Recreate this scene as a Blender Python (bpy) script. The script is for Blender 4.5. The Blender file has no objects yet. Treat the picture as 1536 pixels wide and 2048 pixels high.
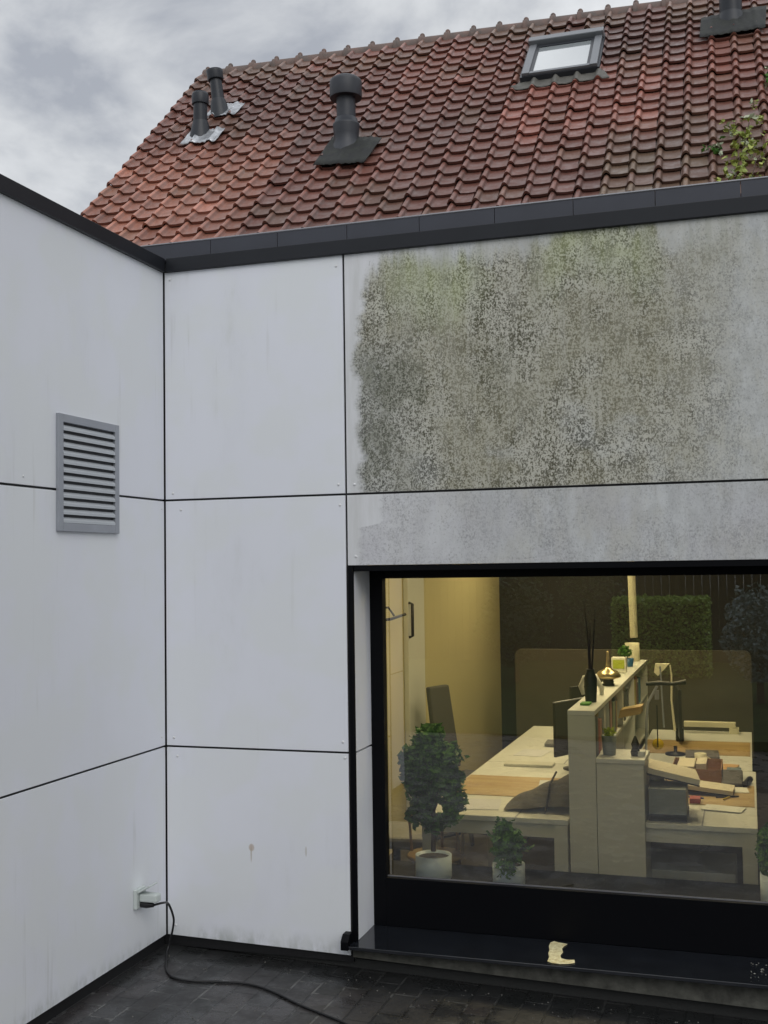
import bpy, bmesh, math, random
from mathutils import Vector, Matrix
random.seed(7)
S = bpy.context.scene
# ------------------------------------------------------------------ camera
FPX = 2280.7
YAW, PITCH, ROLL = .3086, .0479, -.0142
CAM = Vector((2.8492, -5.2292, 1.8348))
_f = Vector((-math.sin(YAW)*math.cos(PITCH), math.cos(YAW)*math.cos(PITCH), math.sin(PITCH)))
_r = Vector((math.cos(YAW), math.sin(YAW), 0)); _u = _r.cross(_f)
RT = math.cos(ROLL)*_r + math.sin(ROLL)*_u; UP = -math.sin(ROLL)*_r + math.cos(ROLL)*_u
cd = bpy.data.cameras.new('camera'); cam = bpy.data.objects.new('camera', cd)
S.collection.objects.link(cam); S.camera = cam
m = Matrix((RT, UP, -_f)).transposed().to_4x4(); m.translation = CAM; cam.matrix_world = m
cd.sensor_fit = 'VERTICAL'; cd.sensor_height = 24; cd.sensor_width = 18; cd.lens = FPX/2048*24
cd.clip_start = .05; cd.clip_end = 500
S.render.resolution_x = 768; S.render.resolution_y = 1024
# ------------------------------------------------------------------ world: overcast sky
SUN_EL, SUN_ROT = math.radians(40), math.radians(145)
w = bpy.data.worlds.new("World"); S.world = w; w.use_nodes = True
nt = w.node_tree; N = nt.nodes; L = nt.links
bg = N['Background']; bg.inputs['Strength'].default_value = .1
sky = N.new('ShaderNodeTexSky'); sky.sky_type = 'NISHITA'; sky.sun_disc = False
sky.sun_elevation = SUN_EL; sky.sun_rotation = SUN_ROT; sky.dust_density = 2.5
tc = N.new('ShaderNodeTexCoord')
mp = N.new('ShaderNodeMapping'); mp.inputs['Scale'].default_value = (1.3, 1.3, 2.3)
mp.inputs['Rotation'].default_value = (0, math.radians(-16), math.radians(20))
n1 = N.new('ShaderNodeTexNoise'); n1.inputs['Scale'].default_value = 2.7; n1.inputs['Detail'].default_value = 7; n1.inputs['Roughness'].default_value = .55; n1.inputs['Distortion'].default_value = .35
L.new(tc.outputs['Generated'], mp.inputs[0]); L.new(mp.outputs[0], n1.inputs['Vector'])
cr = N.new('ShaderNodeValToRGB'); e = cr.color_ramp.elements
e[0].position = .40; e[0].color = (4.2, 4.45, 4.95, 1)
e[1].position = .63; e[1].color = (9.0, 9.2, 9.4, 1)
x = cr.color_ramp.elements.new(.5); x.color = (6.7, 6.9, 7.15, 1)
L.new(n1.outputs['Fac'], cr.inputs[0])
mx = N.new('ShaderNodeMix'); mx.data_type = 'RGBA'; mx.inputs[0].default_value = .93
L.new(sky.outputs[0], mx.inputs[6]); L.new(cr.outputs[0], mx.inputs[7])
# overcast skies are brighter overhead than near the horizon
sx = N.new('ShaderNodeSeparateXYZ'); L.new(tc.outputs['Generated'], sx.inputs[0])
mr = N.new('ShaderNodeMapRange'); mr.inputs[1].default_value = .45; mr.inputs[2].default_value = 1; mr.inputs[3].default_value = 1; mr.inputs[4].default_value = 1.6
L.new(sx.outputs[2], mr.inputs[0])
vm = N.new('ShaderNodeVectorMath'); vm.operation = 'SCALE'
L.new(mx.outputs[2], vm.inputs[0]); L.new(mr.outputs[0], vm.inputs['Scale']); L.new(vm.outputs[0], bg.inputs['Color'])
sd = bpy.data.lights.new('sun', 'SUN'); sd.energy = .86; sd.angle = math.radians(40); sd.color = (1, .98, .95)
so = bpy.data.objects.new('sun', sd); S.collection.objects.link(so)
sdir = Vector((math.sin(SUN_ROT)*math.cos(SUN_EL), math.cos(SUN_ROT)*math.cos(SUN_EL), math.sin(SUN_EL)))
so.rotation_euler = sdir.to_track_quat('Z', 'Y').to_euler(); so.location = (0, -6, 12)
S.view_settings.view_transform = 'Standard'; S.view_settings.look = 'None'; S.view_settings.gamma = 1
S.view_settings.exposure = 0
S.render.engine = 'CYCLES'
S.cycles.max_bounces = 8; S.cycles.transparent_max_bounces = 12
# ------------------------------------------------------------------ pixel (of the 1536x2048 photo) -> point on a real plane
def ray(px, py): return (RT*((px-768)/FPX) - UP*((py-1024)/FPX) + _f)
def onP(px, py, p0, n): d = ray(px, py); return CAM + d*((Vector(p0)-CAM).dot(Vector(n))/d.dot(Vector(n)))
def onY(px, py, Y): return onP(px, py, (0, Y, 0), (0, 1, 0))
def onZ(px, py, Z): return onP(px, py, (0, 0, Z), (0, 0, 1))
# ------------------------------------------------------------------ materials
def mat(name, col, rough=.6, metal=0, spec=.5, bump=0, bscale=60, vary=0, vscale=4, col2=None, emit=None, estr=0):
    m = bpy.data.materials.new(name); m.use_nodes = True; t = m.node_tree; b = t.nodes['Principled BSDF']
    b.inputs['Base Color'].default_value = (*col, 1); b.inputs['Roughness'].default_value = rough
    b.inputs['Metallic'].default_value = metal; b.inputs['Specular IOR Level'].default_value = spec
    if emit: b.inputs['Emission Color'].default_value = (*emit, 1); b.inputs['Emission Strength'].default_value = estr
    co = t.nodes.new('ShaderNodeTexCoord')
    if vary or col2:
        n = t.nodes.new('ShaderNodeTexNoise'); n.inputs['Scale'].default_value = vscale; n.inputs['Detail'].default_value = 5; n.inputs['Roughness'].default_value = .6
        t.links.new(co.outputs['Object'], n.inputs['Vector'])
        r = t.nodes.new('ShaderNodeValToRGB'); c2 = col2 or tuple(c*(1-vary) for c in col)
        r.color_ramp.elements[0].position = .35; r.color_ramp.elements[0].color = (*c2, 1)
        r.color_ramp.elements[1].position = .65; r.color_ramp.elements[1].color = (*col, 1)
        t.links.new(n.outputs['Fac'], r.inputs[0]); t.links.new(r.outputs[0], b.inputs['Base Color'])
    if bump:
        n = t.nodes.new('ShaderNodeTexNoise'); n.inputs['Scale'].default_value = bscale; n.inputs['Detail'].default_value = 4
        t.links.new(co.outputs['Object'], n.inputs['Vector'])
        bp = t.nodes.new('ShaderNodeBump'); bp.inputs['Strength'].default_value = bump; bp.inputs['Distance'].default_value = .01
        t.links.new(n.outputs['Fac'], bp.inputs['Height']); t.links.new(bp.outputs[0], b.inputs['Normal'])
    return m
class G:   # tiny node helper
    def __init__(s, m): s.t = m.node_tree; s.b = s.t.nodes['Principled BSDF']; s.co = s.t.nodes.new('ShaderNodeTexCoord').outputs['Object']
    def n(s, k): return s.t.nodes.new('ShaderNode'+k)
    def put(s, i, v):
        if hasattr(v, 'default_value') or hasattr(v, 'is_output'): s.t.links.new(v, i)
        else: i.default_value = v
    def m(s, op, a, b=0., c=0., clamp=False):
        n = s.n('Math'); n.operation = op; n.use_clamp = clamp
        for i, v in enumerate((a, b, c)): s.put(n.inputs[i], v)
        return n.outputs[0]
    def noise(s, sc, det=4, rough=.55, stretch=None, off=0, dist=0):
        v = s.co
        if stretch or off:
            q = s.n('Mapping'); s.put(q.inputs[0], v); q.inputs['Scale'].default_value = stretch or (1, 1, 1); q.inputs['Location'].default_value = (off, off*.7, off*1.3); v = q.outputs[0]
        n = s.n('TexNoise'); n.inputs['Scale'].default_value = sc; n.inputs['Detail'].default_value = det; n.inputs['Roughness'].default_value = rough; n.inputs['Distortion'].default_value = dist
        s.put(n.inputs['Vector'], v); return n.outputs['Fac']
    def ss(s, v, a, b, lo=0., hi=1.):
        n = s.n('MapRange'); n.interpolation_type = 'SMOOTHSTEP'; s.put(n.inputs[0], v)
        for i, q in enumerate((a, b, lo, hi)): n.inputs[i+1].default_value = q
        return n.outputs[0]
    def mix(s, f, a, b, mode='MIX'):
        n = s.n('Mix'); n.data_type = 'RGBA'; n.blend_type = mode; s.put(n.inputs[0], f)
        for i, v in ((6, a), (7, b)):
            if isinstance(v, tuple): n.inputs[i].default_value = (*v, 1)
            else: s.put(n.inputs[i], v)
        return n.outputs[2]
    def xyz(s):
        n = s.n('SeparateXYZ'); s.put(n.inputs[0], s.co); return n.outputs
    def bump(s, h, st, d=.01):
        n = s.n('Bump'); n.inputs['Strength'].default_value = st; n.inputs['Distance'].default_value = d; s.put(n.inputs['Height'], h); s.put(s.b.inputs['Normal'], n.outputs[0])
# --- cladding panels (white fibre cement), faint dirt
PAN = mat('panel_white', (.6, .61, .64), .5); g = G(PAN); X, Y, Z = g.xyz()
d1 = g.ss(g.noise(1.6, 5, .6, (1, 1, .45)), .45, .75); d2 = g.ss(g.noise(7, 6, .7, (1, 1, .3), 3), .52, .74)
base = g.mix(g.m('MULTIPLY', d1, .5), (.77, .79, .85), (.69, .71, .75))
base = g.mix(g.m('MULTIPLY', g.m('MULTIPLY', d2, d1), .45), base, (.50, .52, .47))
dz = g.ss(Z, .085, 0); dn = g.ss(g.noise(22, 4, .6, (1, 1, .5), 9), .3, .7)
base = g.mix(g.m('MULTIPLY', g.m('MULTIPLY', dz, dn), .55), base, (.30, .33, .29))
tn_ = g.ss(g.noise(3.3, 3, .5, None, 17), .40, .60); base = g.mix(g.m('MULTIPLY', tn_, .8), base, (.755, .78, .80))
drip = g.m('MULTIPLY', g.ss(g.noise(16, 3, .6, (1, 1, .05), 23), .60, .72), g.ss(g.noise(1.8, 3, .6, None, 29), .45, .65)); base = g.mix(g.m('MULTIPLY', drip, .30), base, (.44, .45, .42))
g.bump(g.noise(160, 3), .05, .002)
# small rust stain is its own decal-free patch: distance field on the wall
def spot(cx, cz, rx, rz):
    a = g.m('DIVIDE', g.m('SUBTRACT', X, cx), rx); b_ = g.m('DIVIDE', g.m('SUBTRACT', Z, cz), rz)
    return g.ss(g.m('ADD', g.m('MULTIPLY', a, a), g.m('MULTIPLY', b_, b_)), 1.0, .25)
ps = onY(503, 1695, 0); pz = onY(612, 1703, 0)
base = g.mix(g.m('MULTIPLY', spot(ps.x, ps.z, .018, .022), .6), base, (.42, .30, .20))
base = g.mix(g.m('MULTIPLY', spot(ps.x-.002, ps.z-.03, .005, .05), .6), base, (.42, .36, .28))
base = g.mix(g.m('MULTIPLY', spot(pz.x, pz.z, .006, .03), .5), base, (.42, .38, .32))
g.put(g.b.inputs['Base Color'], base)
# --- mossy panels
MOS = mat('panel_moss', (.5, .5, .5), .75); g = G(MOS); X, Y, Z = g.xyz()
edge_n = g.noise(2.6, 6, .62, (.2, 1, 1)); edge_f = g.noise(13, 5, .7, None, 4)
lx = g.m('SUBTRACT', X, g.m('ADD', g.m('MULTIPLY', edge_n, .34), g.m('MULTIPLY', edge_f, .06)))
up = g.ss(Z, 2.182, 2.2)                                             # upper panel / lower panel
left_u = g.ss(lx, .85, .90)
low_off = g.m('MULTIPLY', g.ss(Z, 2.02, 2.05), .10)
left_l = g.ss(g.m('SUBTRACT', lx, low_off), .855, .89)
left = g.m('ADD', g.m('MULTIPLY', left_u, up), g.m('MULTIPLY', left_l, g.m('SUBTRACT', 1., up)))
streak = g.noise(9, 5, .65, (1, 1, .12), 2); blot = g.noise(1.5, 5, .6, (1, 1, .8), 5)
# clean band with runs under the parapet, dipping between the green patches
def bump1(c, w_): return g.ss(g.m('ABSOLUTE', g.m('SUBTRACT', g.m('ADD', X, g.m('MULTIPLY', g.m('SUBTRACT', edge_f, .5), .12)), c)), w_, w_*.35)
gp1 = bump1(1.45, .34); gp2 = bump1(2.22, .36)
tz = g.m('ADD', Z, g.m('MULTIPLY', g.m('SUBTRACT', streak, .5), .42)); tz = g.m('SUBTRACT', tz, g.m('MULTIPLY', gp1, .05)); tz = g.m('SUBTRACT', tz, g.m('MULTIPLY', gp2, .16))
tz = g.m('ADD', tz, g.m('MULTIPLY', g.ss(X, 1.25, 1.0), .06))
top = g.ss(tz, 3.34, 3.20)
rx = g.m('ADD', X, g.m('MULTIPLY', g.m('SUBTRACT', blot, .5), 1.2)); rx = g.m('ADD', rx, g.m('MULTIPLY', g.m('SUBTRACT', 3.3, Z), .34))
rx = g.m('ADD', rx, g.m('MULTIPLY', g.m('SUBTRACT', edge_f, .5), .5))
right = g.ss(rx, 3.30, 2.50)
den = g.m('MULTIPLY', g.m('MULTIPLY', left, top), g.m('ADD', .10, g.m('MULTIPLY', right, .90)))
lowd = g.m('MULTIPLY', g.m('MULTIPLY', left, g.ss(g.noise(3.2, 6, .65, None, 13), .25, .7)), .62)
den = g.m('ADD', g.m('MULTIPLY', den, up), g.m('MULTIPLY', lowd, g.m('SUBTRACT', 1., up)))
hvn = g.noise(2.6, 6, .65, None, 11)
hv = g.m('MULTIPLY', g.ss(hvn, .40, .60), g.ss(X, 2.5, 1.3)); hv = g.m('MULTIPLY', hv, g.ss(Z, 3.2, 3.0))
sp1 = g.noise(60, 2, .8, (1, 1, .8), 1); sp2 = g.noise(125, 2, .8, (1, 1, .8), 8); sp3 = g.noise(14, 4, .6, (1, 1, .7), 21)
spk = g.m('ADD', g.m('ADD', g.m('MULTIPLY', sp1, .36), g.m('MULTIPLY', sp2, .46)), g.m('MULTIPLY', sp3, .18))
spd = g.ss(spk, .455, .54)                                          # 0 = growth, 1 = bare
clean = g.mix(g.ss(streak, .35, .75), (.74, .75, .78), (.60, .61, .61))
rgt = g.mix(g.ss(g.noise(16, 6, .72, (1, 1, .45), 6), .32, .68), (.60, .62, .625), (.46, .475, .475))
rgt = g.mix(g.m('MULTIPLY', g.ss(g.noise(5, 6, .7, (1, 1, .5), 61), .42, .62), .6), rgt, (.50, .495, .44)); clean = g.mix(g.ss(X, 1.05, 1.9), clean, rgt)
clean = g.mix(g.m('MULTIPLY', g.ss(spk, .46, .40), g.m('MULTIPLY', left, .5)), clean, (.22, .22, .21))
blue_ = g.ss(g.noise(2.0, 4, .6, None, 31), .55, .7)
brn = g.mix(blue_, (.270, .250, .150), (.38, .385, .35))
grn = g.mix(g.m('MULTIPLY', g.m('MAXIMUM', gp1, gp2), g.ss(tz, 2.85, 3.15)), brn, (.34, .38, .15))
grn = g.mix(g.m('SUBTRACT', 1., up), grn, (.36, .36, .385))
lft = g.m('MULTIPLY', g.ss(g.m('SUBTRACT', lx, .88), .42, .0), g.ss(Z, 3.0, 2.8))
grn = g.mix(g.m('MULTIPLY', lft, .8), grn, (.20, .215, .215))
dk = g.mix(.78, grn, (.026, .026, .014)); lt = g.mix(.55, grn, (.72, .72, .67))
dens = g.mix(hv, g.mix(.22, grn, (.50, .50, .43)), g.mix(.5, grn, (.09, .095, .06)))
gr2 = g.mix(spd, dk, lt); gr2 = g.mix(g.m('ADD', .52, g.m('MULTIPLY', g.ss(g.noise(3.4, 6, .7, None, 41), .38, .6), .48)), dens, gr2)
gr2 = g.mix(g.m('MULTIPLY', g.m('SUBTRACT', 1., up), g.ss(g.noise(2.4, 6, .7, None, 51), .35, .62, .75, .35)), gr2, (.47, .465, .505))
vst = g.ss(g.noise(26, 4, .65, (1, 1, .06), 37), .42, .66)
gr2 = g.mix(g.m('MULTIPLY', vst, .20), gr2, (.52, .52, .47))
def blob(px_, py_, rx_, rz_):
    p_ = onY(px_, py_, 0); a = g.m('DIVIDE', g.m('SUBTRACT', g.m('ADD', X, g.m('MULTIPLY', g.m('SUBTRACT', sp3, .5), .75)), p_.x), rx_); b_ = g.m('DIVIDE', g.m('SUBTRACT', g.m('ADD', Z, g.m('MULTIPLY', g.m('SUBTRACT', edge_f, .5), .6)), p_.z), rz_)
    return g.ss(g.m('ADD', g.m('MULTIPLY', a, a), g.m('MULTIPLY', b_, b_)), 1.1, .5)
bb = g.m('MAXIMUM', blob(795, 775, .17, .12), g.m('MULTIPLY', blob(745, 890, .09, .17), .75)); bb = g.m('MAXIMUM', bb, g.m('MULTIPLY', blob(1000, 740, .14, .08), .5))
gr2 = g.mix(g.m('MULTIPLY', bb, .45), gr2, g.mix(spd, (.10, .105, .07), (.17, .175, .12)))
fin = g.mix(den, clean, gr2)
run = g.m('MULTIPLY', g.m('MULTIPLY', g.ss(g.noise(15, 3, .6, (1, 1, .05), 43), .50, .66), g.ss(X, 1.1, 1.35)), g.ss(Z, 3.0, 3.3)); fin = g.mix(g.m('MULTIPLY', run, .35), fin, (.30, .31, .24))
g.put(g.b.inputs['Base Color'], fin)
g.bump(spk, .25, .004)
CAPM = mat('dark_metal', (.014, .016, .021), .4, spec=.35, vary=.2, vscale=3)
CAPU = mat('zinc_dark', (.044, .048, .064), .42, spec=.5, vary=.15, vscale=3)
LIPM = mat('zinc_lip', (.28, .28, .30), .35, metal=.6)
BLK = mat('black_gap', (.006, .006, .007), .6)
FRM = mat('frame_black', (.002, .0023, .0035), .5, spec=.12)
SIL = mat('sill_dark', (.012, .014, .018), .07, spec=.8, vary=.3, vscale=9, bump=.03, bscale=20)
CON = mat('concrete_dark', (.10, .10, .085), .85, vary=.55, vscale=14, bump=.3, bscale=60)
PLI = mat('plinth_black', (.018, .019, .018), .7, bump=.2)
ALU = mat('alu_grey', (.36, .38, .42), .42, metal=.35, vary=.1, vscale=8)
ALB = mat('alu_blade', (.50, .53, .56), .42, metal=.2)
PVC = mat('plastic_white', (.55, .60, .58), .35)
RUB = mat('rubber_black', (.008, .008, .009), .45)
SCR = mat('screw_white', (.72, .73, .74), .4)
BRK = mat('brick_wall', (.28, .12, .08), .85, vary=.4, vscale=12)
PIP = mat('vent_plastic', (.016, .020, .028), .45, vary=.2, vscale=6)
PIG = mat('vent_plastic_grey', (.036, .040, .050), .48, vary=.2, vscale=6)
LEAD = mat('lead_bright', (.55, .57, .60), .35, metal=.5, vary=.45, vscale=12)
FLD = mat('flashing_dark', (.009, .010, .011), .7, col2=(.018, .021, .016), vscale=10, bump=.3, bscale=25)
SKF = mat('skylight_frame', (.20, .21, .225), .4, metal=.3)
SKD = mat('skylight_dark', (.03, .033, .04), .4)
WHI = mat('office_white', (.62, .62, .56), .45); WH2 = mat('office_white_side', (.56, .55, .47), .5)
WOO = mat('wood_orange', (.42, .25, .08), .45, vary=.25, vscale=7)
g = G(WOO); gr_ = g.ss(g.noise(14, 5, .6, (.12, 1, 1), 3), .35, .65); g.put(g.b.inputs['Base Color'], g.mix(gr_, (.47, .34, .15), (.36, .23, .09)))
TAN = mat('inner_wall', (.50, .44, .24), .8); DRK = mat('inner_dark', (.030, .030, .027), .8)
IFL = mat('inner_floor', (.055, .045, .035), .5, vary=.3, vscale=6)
LAMP = mat('lamp_glow', (.9, .8, .6), .5, emit=(1, .80, .45), estr=22)
GLA_ = None
def glass(name, boost=1.0, tint=(1, 1, 1)):
    m = bpy.data.materials.new(name); m.use_nodes = True; t = m.node_tree; t.nodes.remove(t.nodes['Principled BSDF'])
    o = t.nodes['Material Output']; tr = t.nodes.new('ShaderNodeBsdfTransparent'); tr.inputs[0].default_value = (*tint, 1)
    gl = t.nodes.new('ShaderNodeBsdfGlossy'); gl.inputs['Roughness'].default_value = .0
    co = t.nodes.new('ShaderNodeTexCoord'); nz_ = t.nodes.new('ShaderNodeTexNoise'); nz_.inputs['Scale'].default_value = 1.6; nz_.inputs['Detail'].default_value = 1
    fr = t.nodes.new('ShaderNodeFresnel'); fr.inputs[0].default_value = 1.5
    mu = t.nodes.new('ShaderNodeMath'); mu.operation = 'MULTIPLY'; mu.inputs[1].default_value = boost; mu.use_clamp = True
    ms = t.nodes.new('ShaderNodeMixShader'); t.links.new(fr.outputs[0], mu.inputs[0]); t.links.new(mu.outputs[0], ms.inputs[0])
    df = t.nodes.new('ShaderNodeBsdfDiffuse'); df.inputs[0].default_value = (.5, .5, .5, 1); md = t.nodes.new('ShaderNodeMixShader')
    n2 = t.nodes.new('ShaderNodeTexNoise'); n2.inputs['Scale'].default_value = 5; n2.inputs['Detail'].default_value = 6; t.links.new(co.outputs['Object'], n2.inputs['Vector'])
    mr_ = t.nodes.new('ShaderNodeMapRange'); mr_.inputs[1].default_value = .4; mr_.inputs[2].default_value = .75; mr_.inputs[3].default_value = .004; mr_.inputs[4].default_value = .014
    t.links.new(n2.outputs['Fac'], mr_.inputs[0]); t.links.new(mr_.outputs[0], md.inputs[0])
    t.links.new(tr.outputs[0], ms.inputs[1]); t.links.new(gl.outputs[0], ms.inputs[2]); t.links.new(ms.outputs[0], md.inputs[1]); t.links.new(df.outputs[0], md.inputs[2]); t.links.new(md.outputs[0], o.inputs[0]); return m
GLS = glass('window_glass', 5.6, (.86, .90, .86))
LEAF = mat('leaf_green', (.12, .29, .045), .55, spec=.3, col2=(.016, .055, .012), vscale=34)
LEAF2 = mat('leaf_bush', (.13, .32, .05), .55, spec=.3, col2=(.02, .07, .015), vscale=26)
LEAFV = mat('leaf_vine', (.42, .46, .09), .5, col2=(.18, .25, .05), vscale=25)
LEAFP = mat('leaf_pale', (.38, .42, .28), .5)
HEDG = mat('leaf_hedge', (.34, .52, .08), .5, col2=(.14, .27, .05), vscale=20)
BLUE = mat('leaf_bluegrey', (.26, .34, .38), .6, col2=(.12, .18, .15), vscale=14)
BARK = mat('bark', (.08, .055, .04), .9, bump=.5, bscale=30)
DRKW = mat('dark_timber', (.014, .015, .015), .8, vary=.4, vscale=6)
# ------------------------------------------------------------------ mesh builder
class MB:
    def __init__(s): s.v = []; s.f = []; s.sm = []
    def add(s, vs, fs, smooth=False):
        o = len(s.v); s.v += [tuple(v) for v in vs]; s.f += [tuple(i+o for i in f) for f in fs]; s.sm += [smooth]*len(fs); return s
    def box(s, a, b, rz=0, c=None):
        (x0, y0, z0), (x1, y1, z1) = a, b
        vs = [Vector(p) for p in ((x0, y0, z0), (x1, y0, z0), (x1, y1, z0), (x0, y1, z0), (x0, y0, z1), (x1, y0, z1), (x1, y1, z1), (x0, y1, z1))]
        if rz:
            c = Vector(c) if c else Vector(((x0+x1)/2, (y0+y1)/2, 0)); R = Matrix.Rotation(rz, 3, 'Z'); vs = [R@(v-c)+c for v in vs]
        return s.add(vs, [(0, 3, 2, 1), (4, 5, 6, 7), (0, 1, 5, 4), (1, 2, 6, 5), (2, 3, 7, 6), (3, 0, 4, 7)])
    def prism(s, pts, d):   # polygon pts (3D, planar) extruded by vector d
        n = len(pts); d = Vector(d); vs = [Vector(p) for p in pts]+[Vector(p)+d for p in pts]
        return s.add(vs, [tuple(range(n-1, -1, -1)), tuple(range(n, 2*n))]+[(i, (i+1) % n, n+(i+1) % n, n+i) for i in range(n)])
    def quad(s, *p): return s.add(p, [(0, 1, 2, 3)])
    def tube(s, pts, r, seg=10, caps=True):
        pts = [Vector(p) for p in pts]; n = len(pts); rr = r if isinstance(r, (list, tuple)) else [r]*n; vs = []; fs = []
        prev = None
        for i, p in enumerate(pts):
            t = (pts[min(i+1, n-1)]-pts[max(i-1, 0)]).normalized()
            if prev is None: a = t.orthogonal().normalized()
            else: a = (prev-t*prev.dot(t)).normalized()
            prev = a; b = t.cross(a)
            for k in range(seg): q = 2*math.pi*k/seg; vs.append(p+(a*math.cos(q)+b*math.sin(q))*rr[i])
        for i in range(n-1):
            for k in range(seg): fs.append((i*seg+k, i*seg+(k+1) % seg, (i+1)*seg+(k+1) % seg, (i+1)*seg+k))
        s.add(vs, fs, True)
        if caps: s.add(vs[:seg], [tuple(range(seg-1, -1, -1))]); s.add(vs[-seg:], [tuple(range(seg))])
        return s
    def lathe(s, c, prof, seg=24, axis=None):   # prof: (r, z)
        c = Vector(c); Rm = axis.to_track_quat('Z', 'Y').to_matrix() if axis else Matrix.Identity(3); vs = []; fs = []; n = len(prof)
        for r, z in prof:
            for k in range(seg): q = 2*math.pi*k/seg; vs.append(c+Rm@Vector((r*math.cos(q), r*math.sin(q), z)))
        for i in range(n-1):
            for k in range(seg): fs.append((i*seg+k, i*seg+(k+1) % seg, (i+1)*seg+(k+1) % seg, (i+1)*seg+k))
        s.add(vs, fs, True)
        if prof[0][0] > .001: s.add(vs[:seg], [tuple(range(seg-1, -1, -1))])
        if prof[-1][0] > .001: s.add(vs[-seg:], [tuple(range(seg))])
        return s
    def build(s, name, mt, parent=None, bevel=0):
        me = bpy.data.meshes.new(name); me.from_pydata(s.v, [], s.f); me.materials.append(mt)
        me.polygons.foreach_set('use_smooth', s.sm); me.update()
        o = bpy.data.objects.new(name, me); S.collection.objects.link(o)
        if parent: o.parent = parent; o.matrix_parent_inverse = Matrix.Identity(4); o.location = -world_loc(parent)
        if bevel: b = o.modifiers.new('bevel', 'BEVEL'); b.width = bevel; b.segments = 2; b.limit_method = 'ANGLE'
        return o
def world_loc(o):
    l = o.location.copy()
    while o.parent: o = o.parent; l += o.location
    return l
def tag(o, label=None, cat=None, group=None, kind=None):
    if label: o['label'] = label
    if cat: o['category'] = cat
    if group: o['group'] = group
    if kind: o['kind'] = kind
    return o
def thing(name, loc, label, cat, group=None):
    o = bpy.data.objects.new(name, None); S.collection.objects.link(o); o.location = loc; o.empty_display_size = .1
    return tag(o, label, cat, group)
def part(name, mb, mt, parent, label=None, bevel=0):
    o = mb.build(name, mt, parent, bevel)
    if label: o['label'] = label
    return o
def rnd(a, b): return random.uniform(a, b)
def leaves(mb, c, rad, n, size, seed=0, shell=.55, hole=None):
    R = random.Random(seed); c = Vector(c)
    for i in range(n):
        while True:
            p = Vector((R.uniform(-1, 1), R.uniform(-1, 1), R.uniform(-1, 1)))
            if p.length <= 1 and (p.length > shell or R.random() < .35): break
        k = .82+.3*math.sin(p.x*5+seed)*math.cos(p.z*6+seed*2)*math.sin(p.y*4+1)
        q = c+Vector((p.x*rad[0], p.y*rad[1], p.z*rad[2]))*k
        if hole and (q.x-hole[0])**2+(q.z-hole[1])**2 < hole[2]**2: continue
        s_ = size*R.uniform(.6, 1.3); d = Vector((R.uniform(-1, 1), R.uniform(-1, 1), R.uniform(-.8, .6))).normalized()
        e_ = d.orthogonal().normalized(); e_ = Matrix.Rotation(R.uniform(0, 6.28), 3, d)@e_; up_ = d.cross(e_)*.0
        t_ = d.cross(e_)
        mb.add([q-d*s_*.5, q+e_*s_*.28+t_*s_*.06, q+d*s_*.5, q-e_*s_*.28+t_*s_*.06], [(0, 1, 2, 3)])
    return mb
# ================================================================== SETTING
def gz(x): return -.055 if x < 0 else (-.055-.03*x if x < 5 else -.205)
GRD = mat('paving_wet', (.035, .036, .036), .45); g = G(GRD); X, Y, Z = g.xyz()
cmb = g.n('CombineXYZ'); g.put(cmb.inputs[0], Y); g.put(cmb.inputs[1], X)
br = g.n('TexBrick'); g.put(br.inputs['Vector'], cmb.outputs[0]); br.inputs['Scale'].default_value = 1
br.inputs['Brick Width'].default_value = .225; br.inputs['Row Height'].default_value = .115; br.inputs['Mortar Size'].default_value = .006; br.inputs['Mortar Smooth'].default_value = .3; br.inputs['Bias'].default_value = 0
br.inputs['Color1'].default_value = (.021, .022, .022, 1); br.inputs['Color2'].default_value = (.034, .031, .031, 1); br.inputs['Mortar'].default_value = (.012, .012, .012, 1)
sand = g.ss(g.noise(5, 5, .7), .50, .62); cc = g.mix(g.m('MULTIPLY', g.m('MULTIPLY', br.outputs['Fac'], sand), .95), br.outputs['Color'], (.12, .12, .115))
cc = g.mix(g.m('MULTIPLY', g.ss(g.noise(2.2, 5, .6, None, 3), .45, .7), .6), cc, (.022, .023, .024))
dirt = g.ss(g.noise(38, 4, .75, None, 7), .66, .72); cc = g.mix(g.m('MULTIPLY', dirt, .5), cc, (.10, .10, .085))
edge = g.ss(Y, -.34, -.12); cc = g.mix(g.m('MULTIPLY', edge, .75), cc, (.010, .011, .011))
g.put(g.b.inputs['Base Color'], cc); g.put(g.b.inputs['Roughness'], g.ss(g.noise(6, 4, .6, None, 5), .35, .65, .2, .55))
hh = g.m('ADD', g.m('MULTIPLY', br.outputs['Fac'], -1.), g.m('MULTIPLY', g.noise(45, 4), .35)); g.bump(hh, .7, .006)
mb = MB(); xs = [-90, 0, 5, 90]; ys = [-90, .1, 16, 90]
for i in range(3):
    for j in range(3):
        if j == 1 and i in (0, 1, 2):
            continue
        mb.quad(*[(xs[a], ys[b], gz(xs[a]) if a else -.055) for a, b in ((i, j), (i+1, j), (i+1, j+1), (i, j+1))])
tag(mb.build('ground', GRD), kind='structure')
ADDED_LAWN = mat('added_lawn_green', (.035, .060, .018), .95, spec=.1, col2=(.02, .035, .012), vscale=3, bump=.6, bscale=30)
tag(MB().box((-60, -60, -.30), (60, -6.8, -.045)).build('added_lawn', ADDED_LAWN), kind='structure')  # added out of view to keep sky glare off the window reflection
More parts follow.
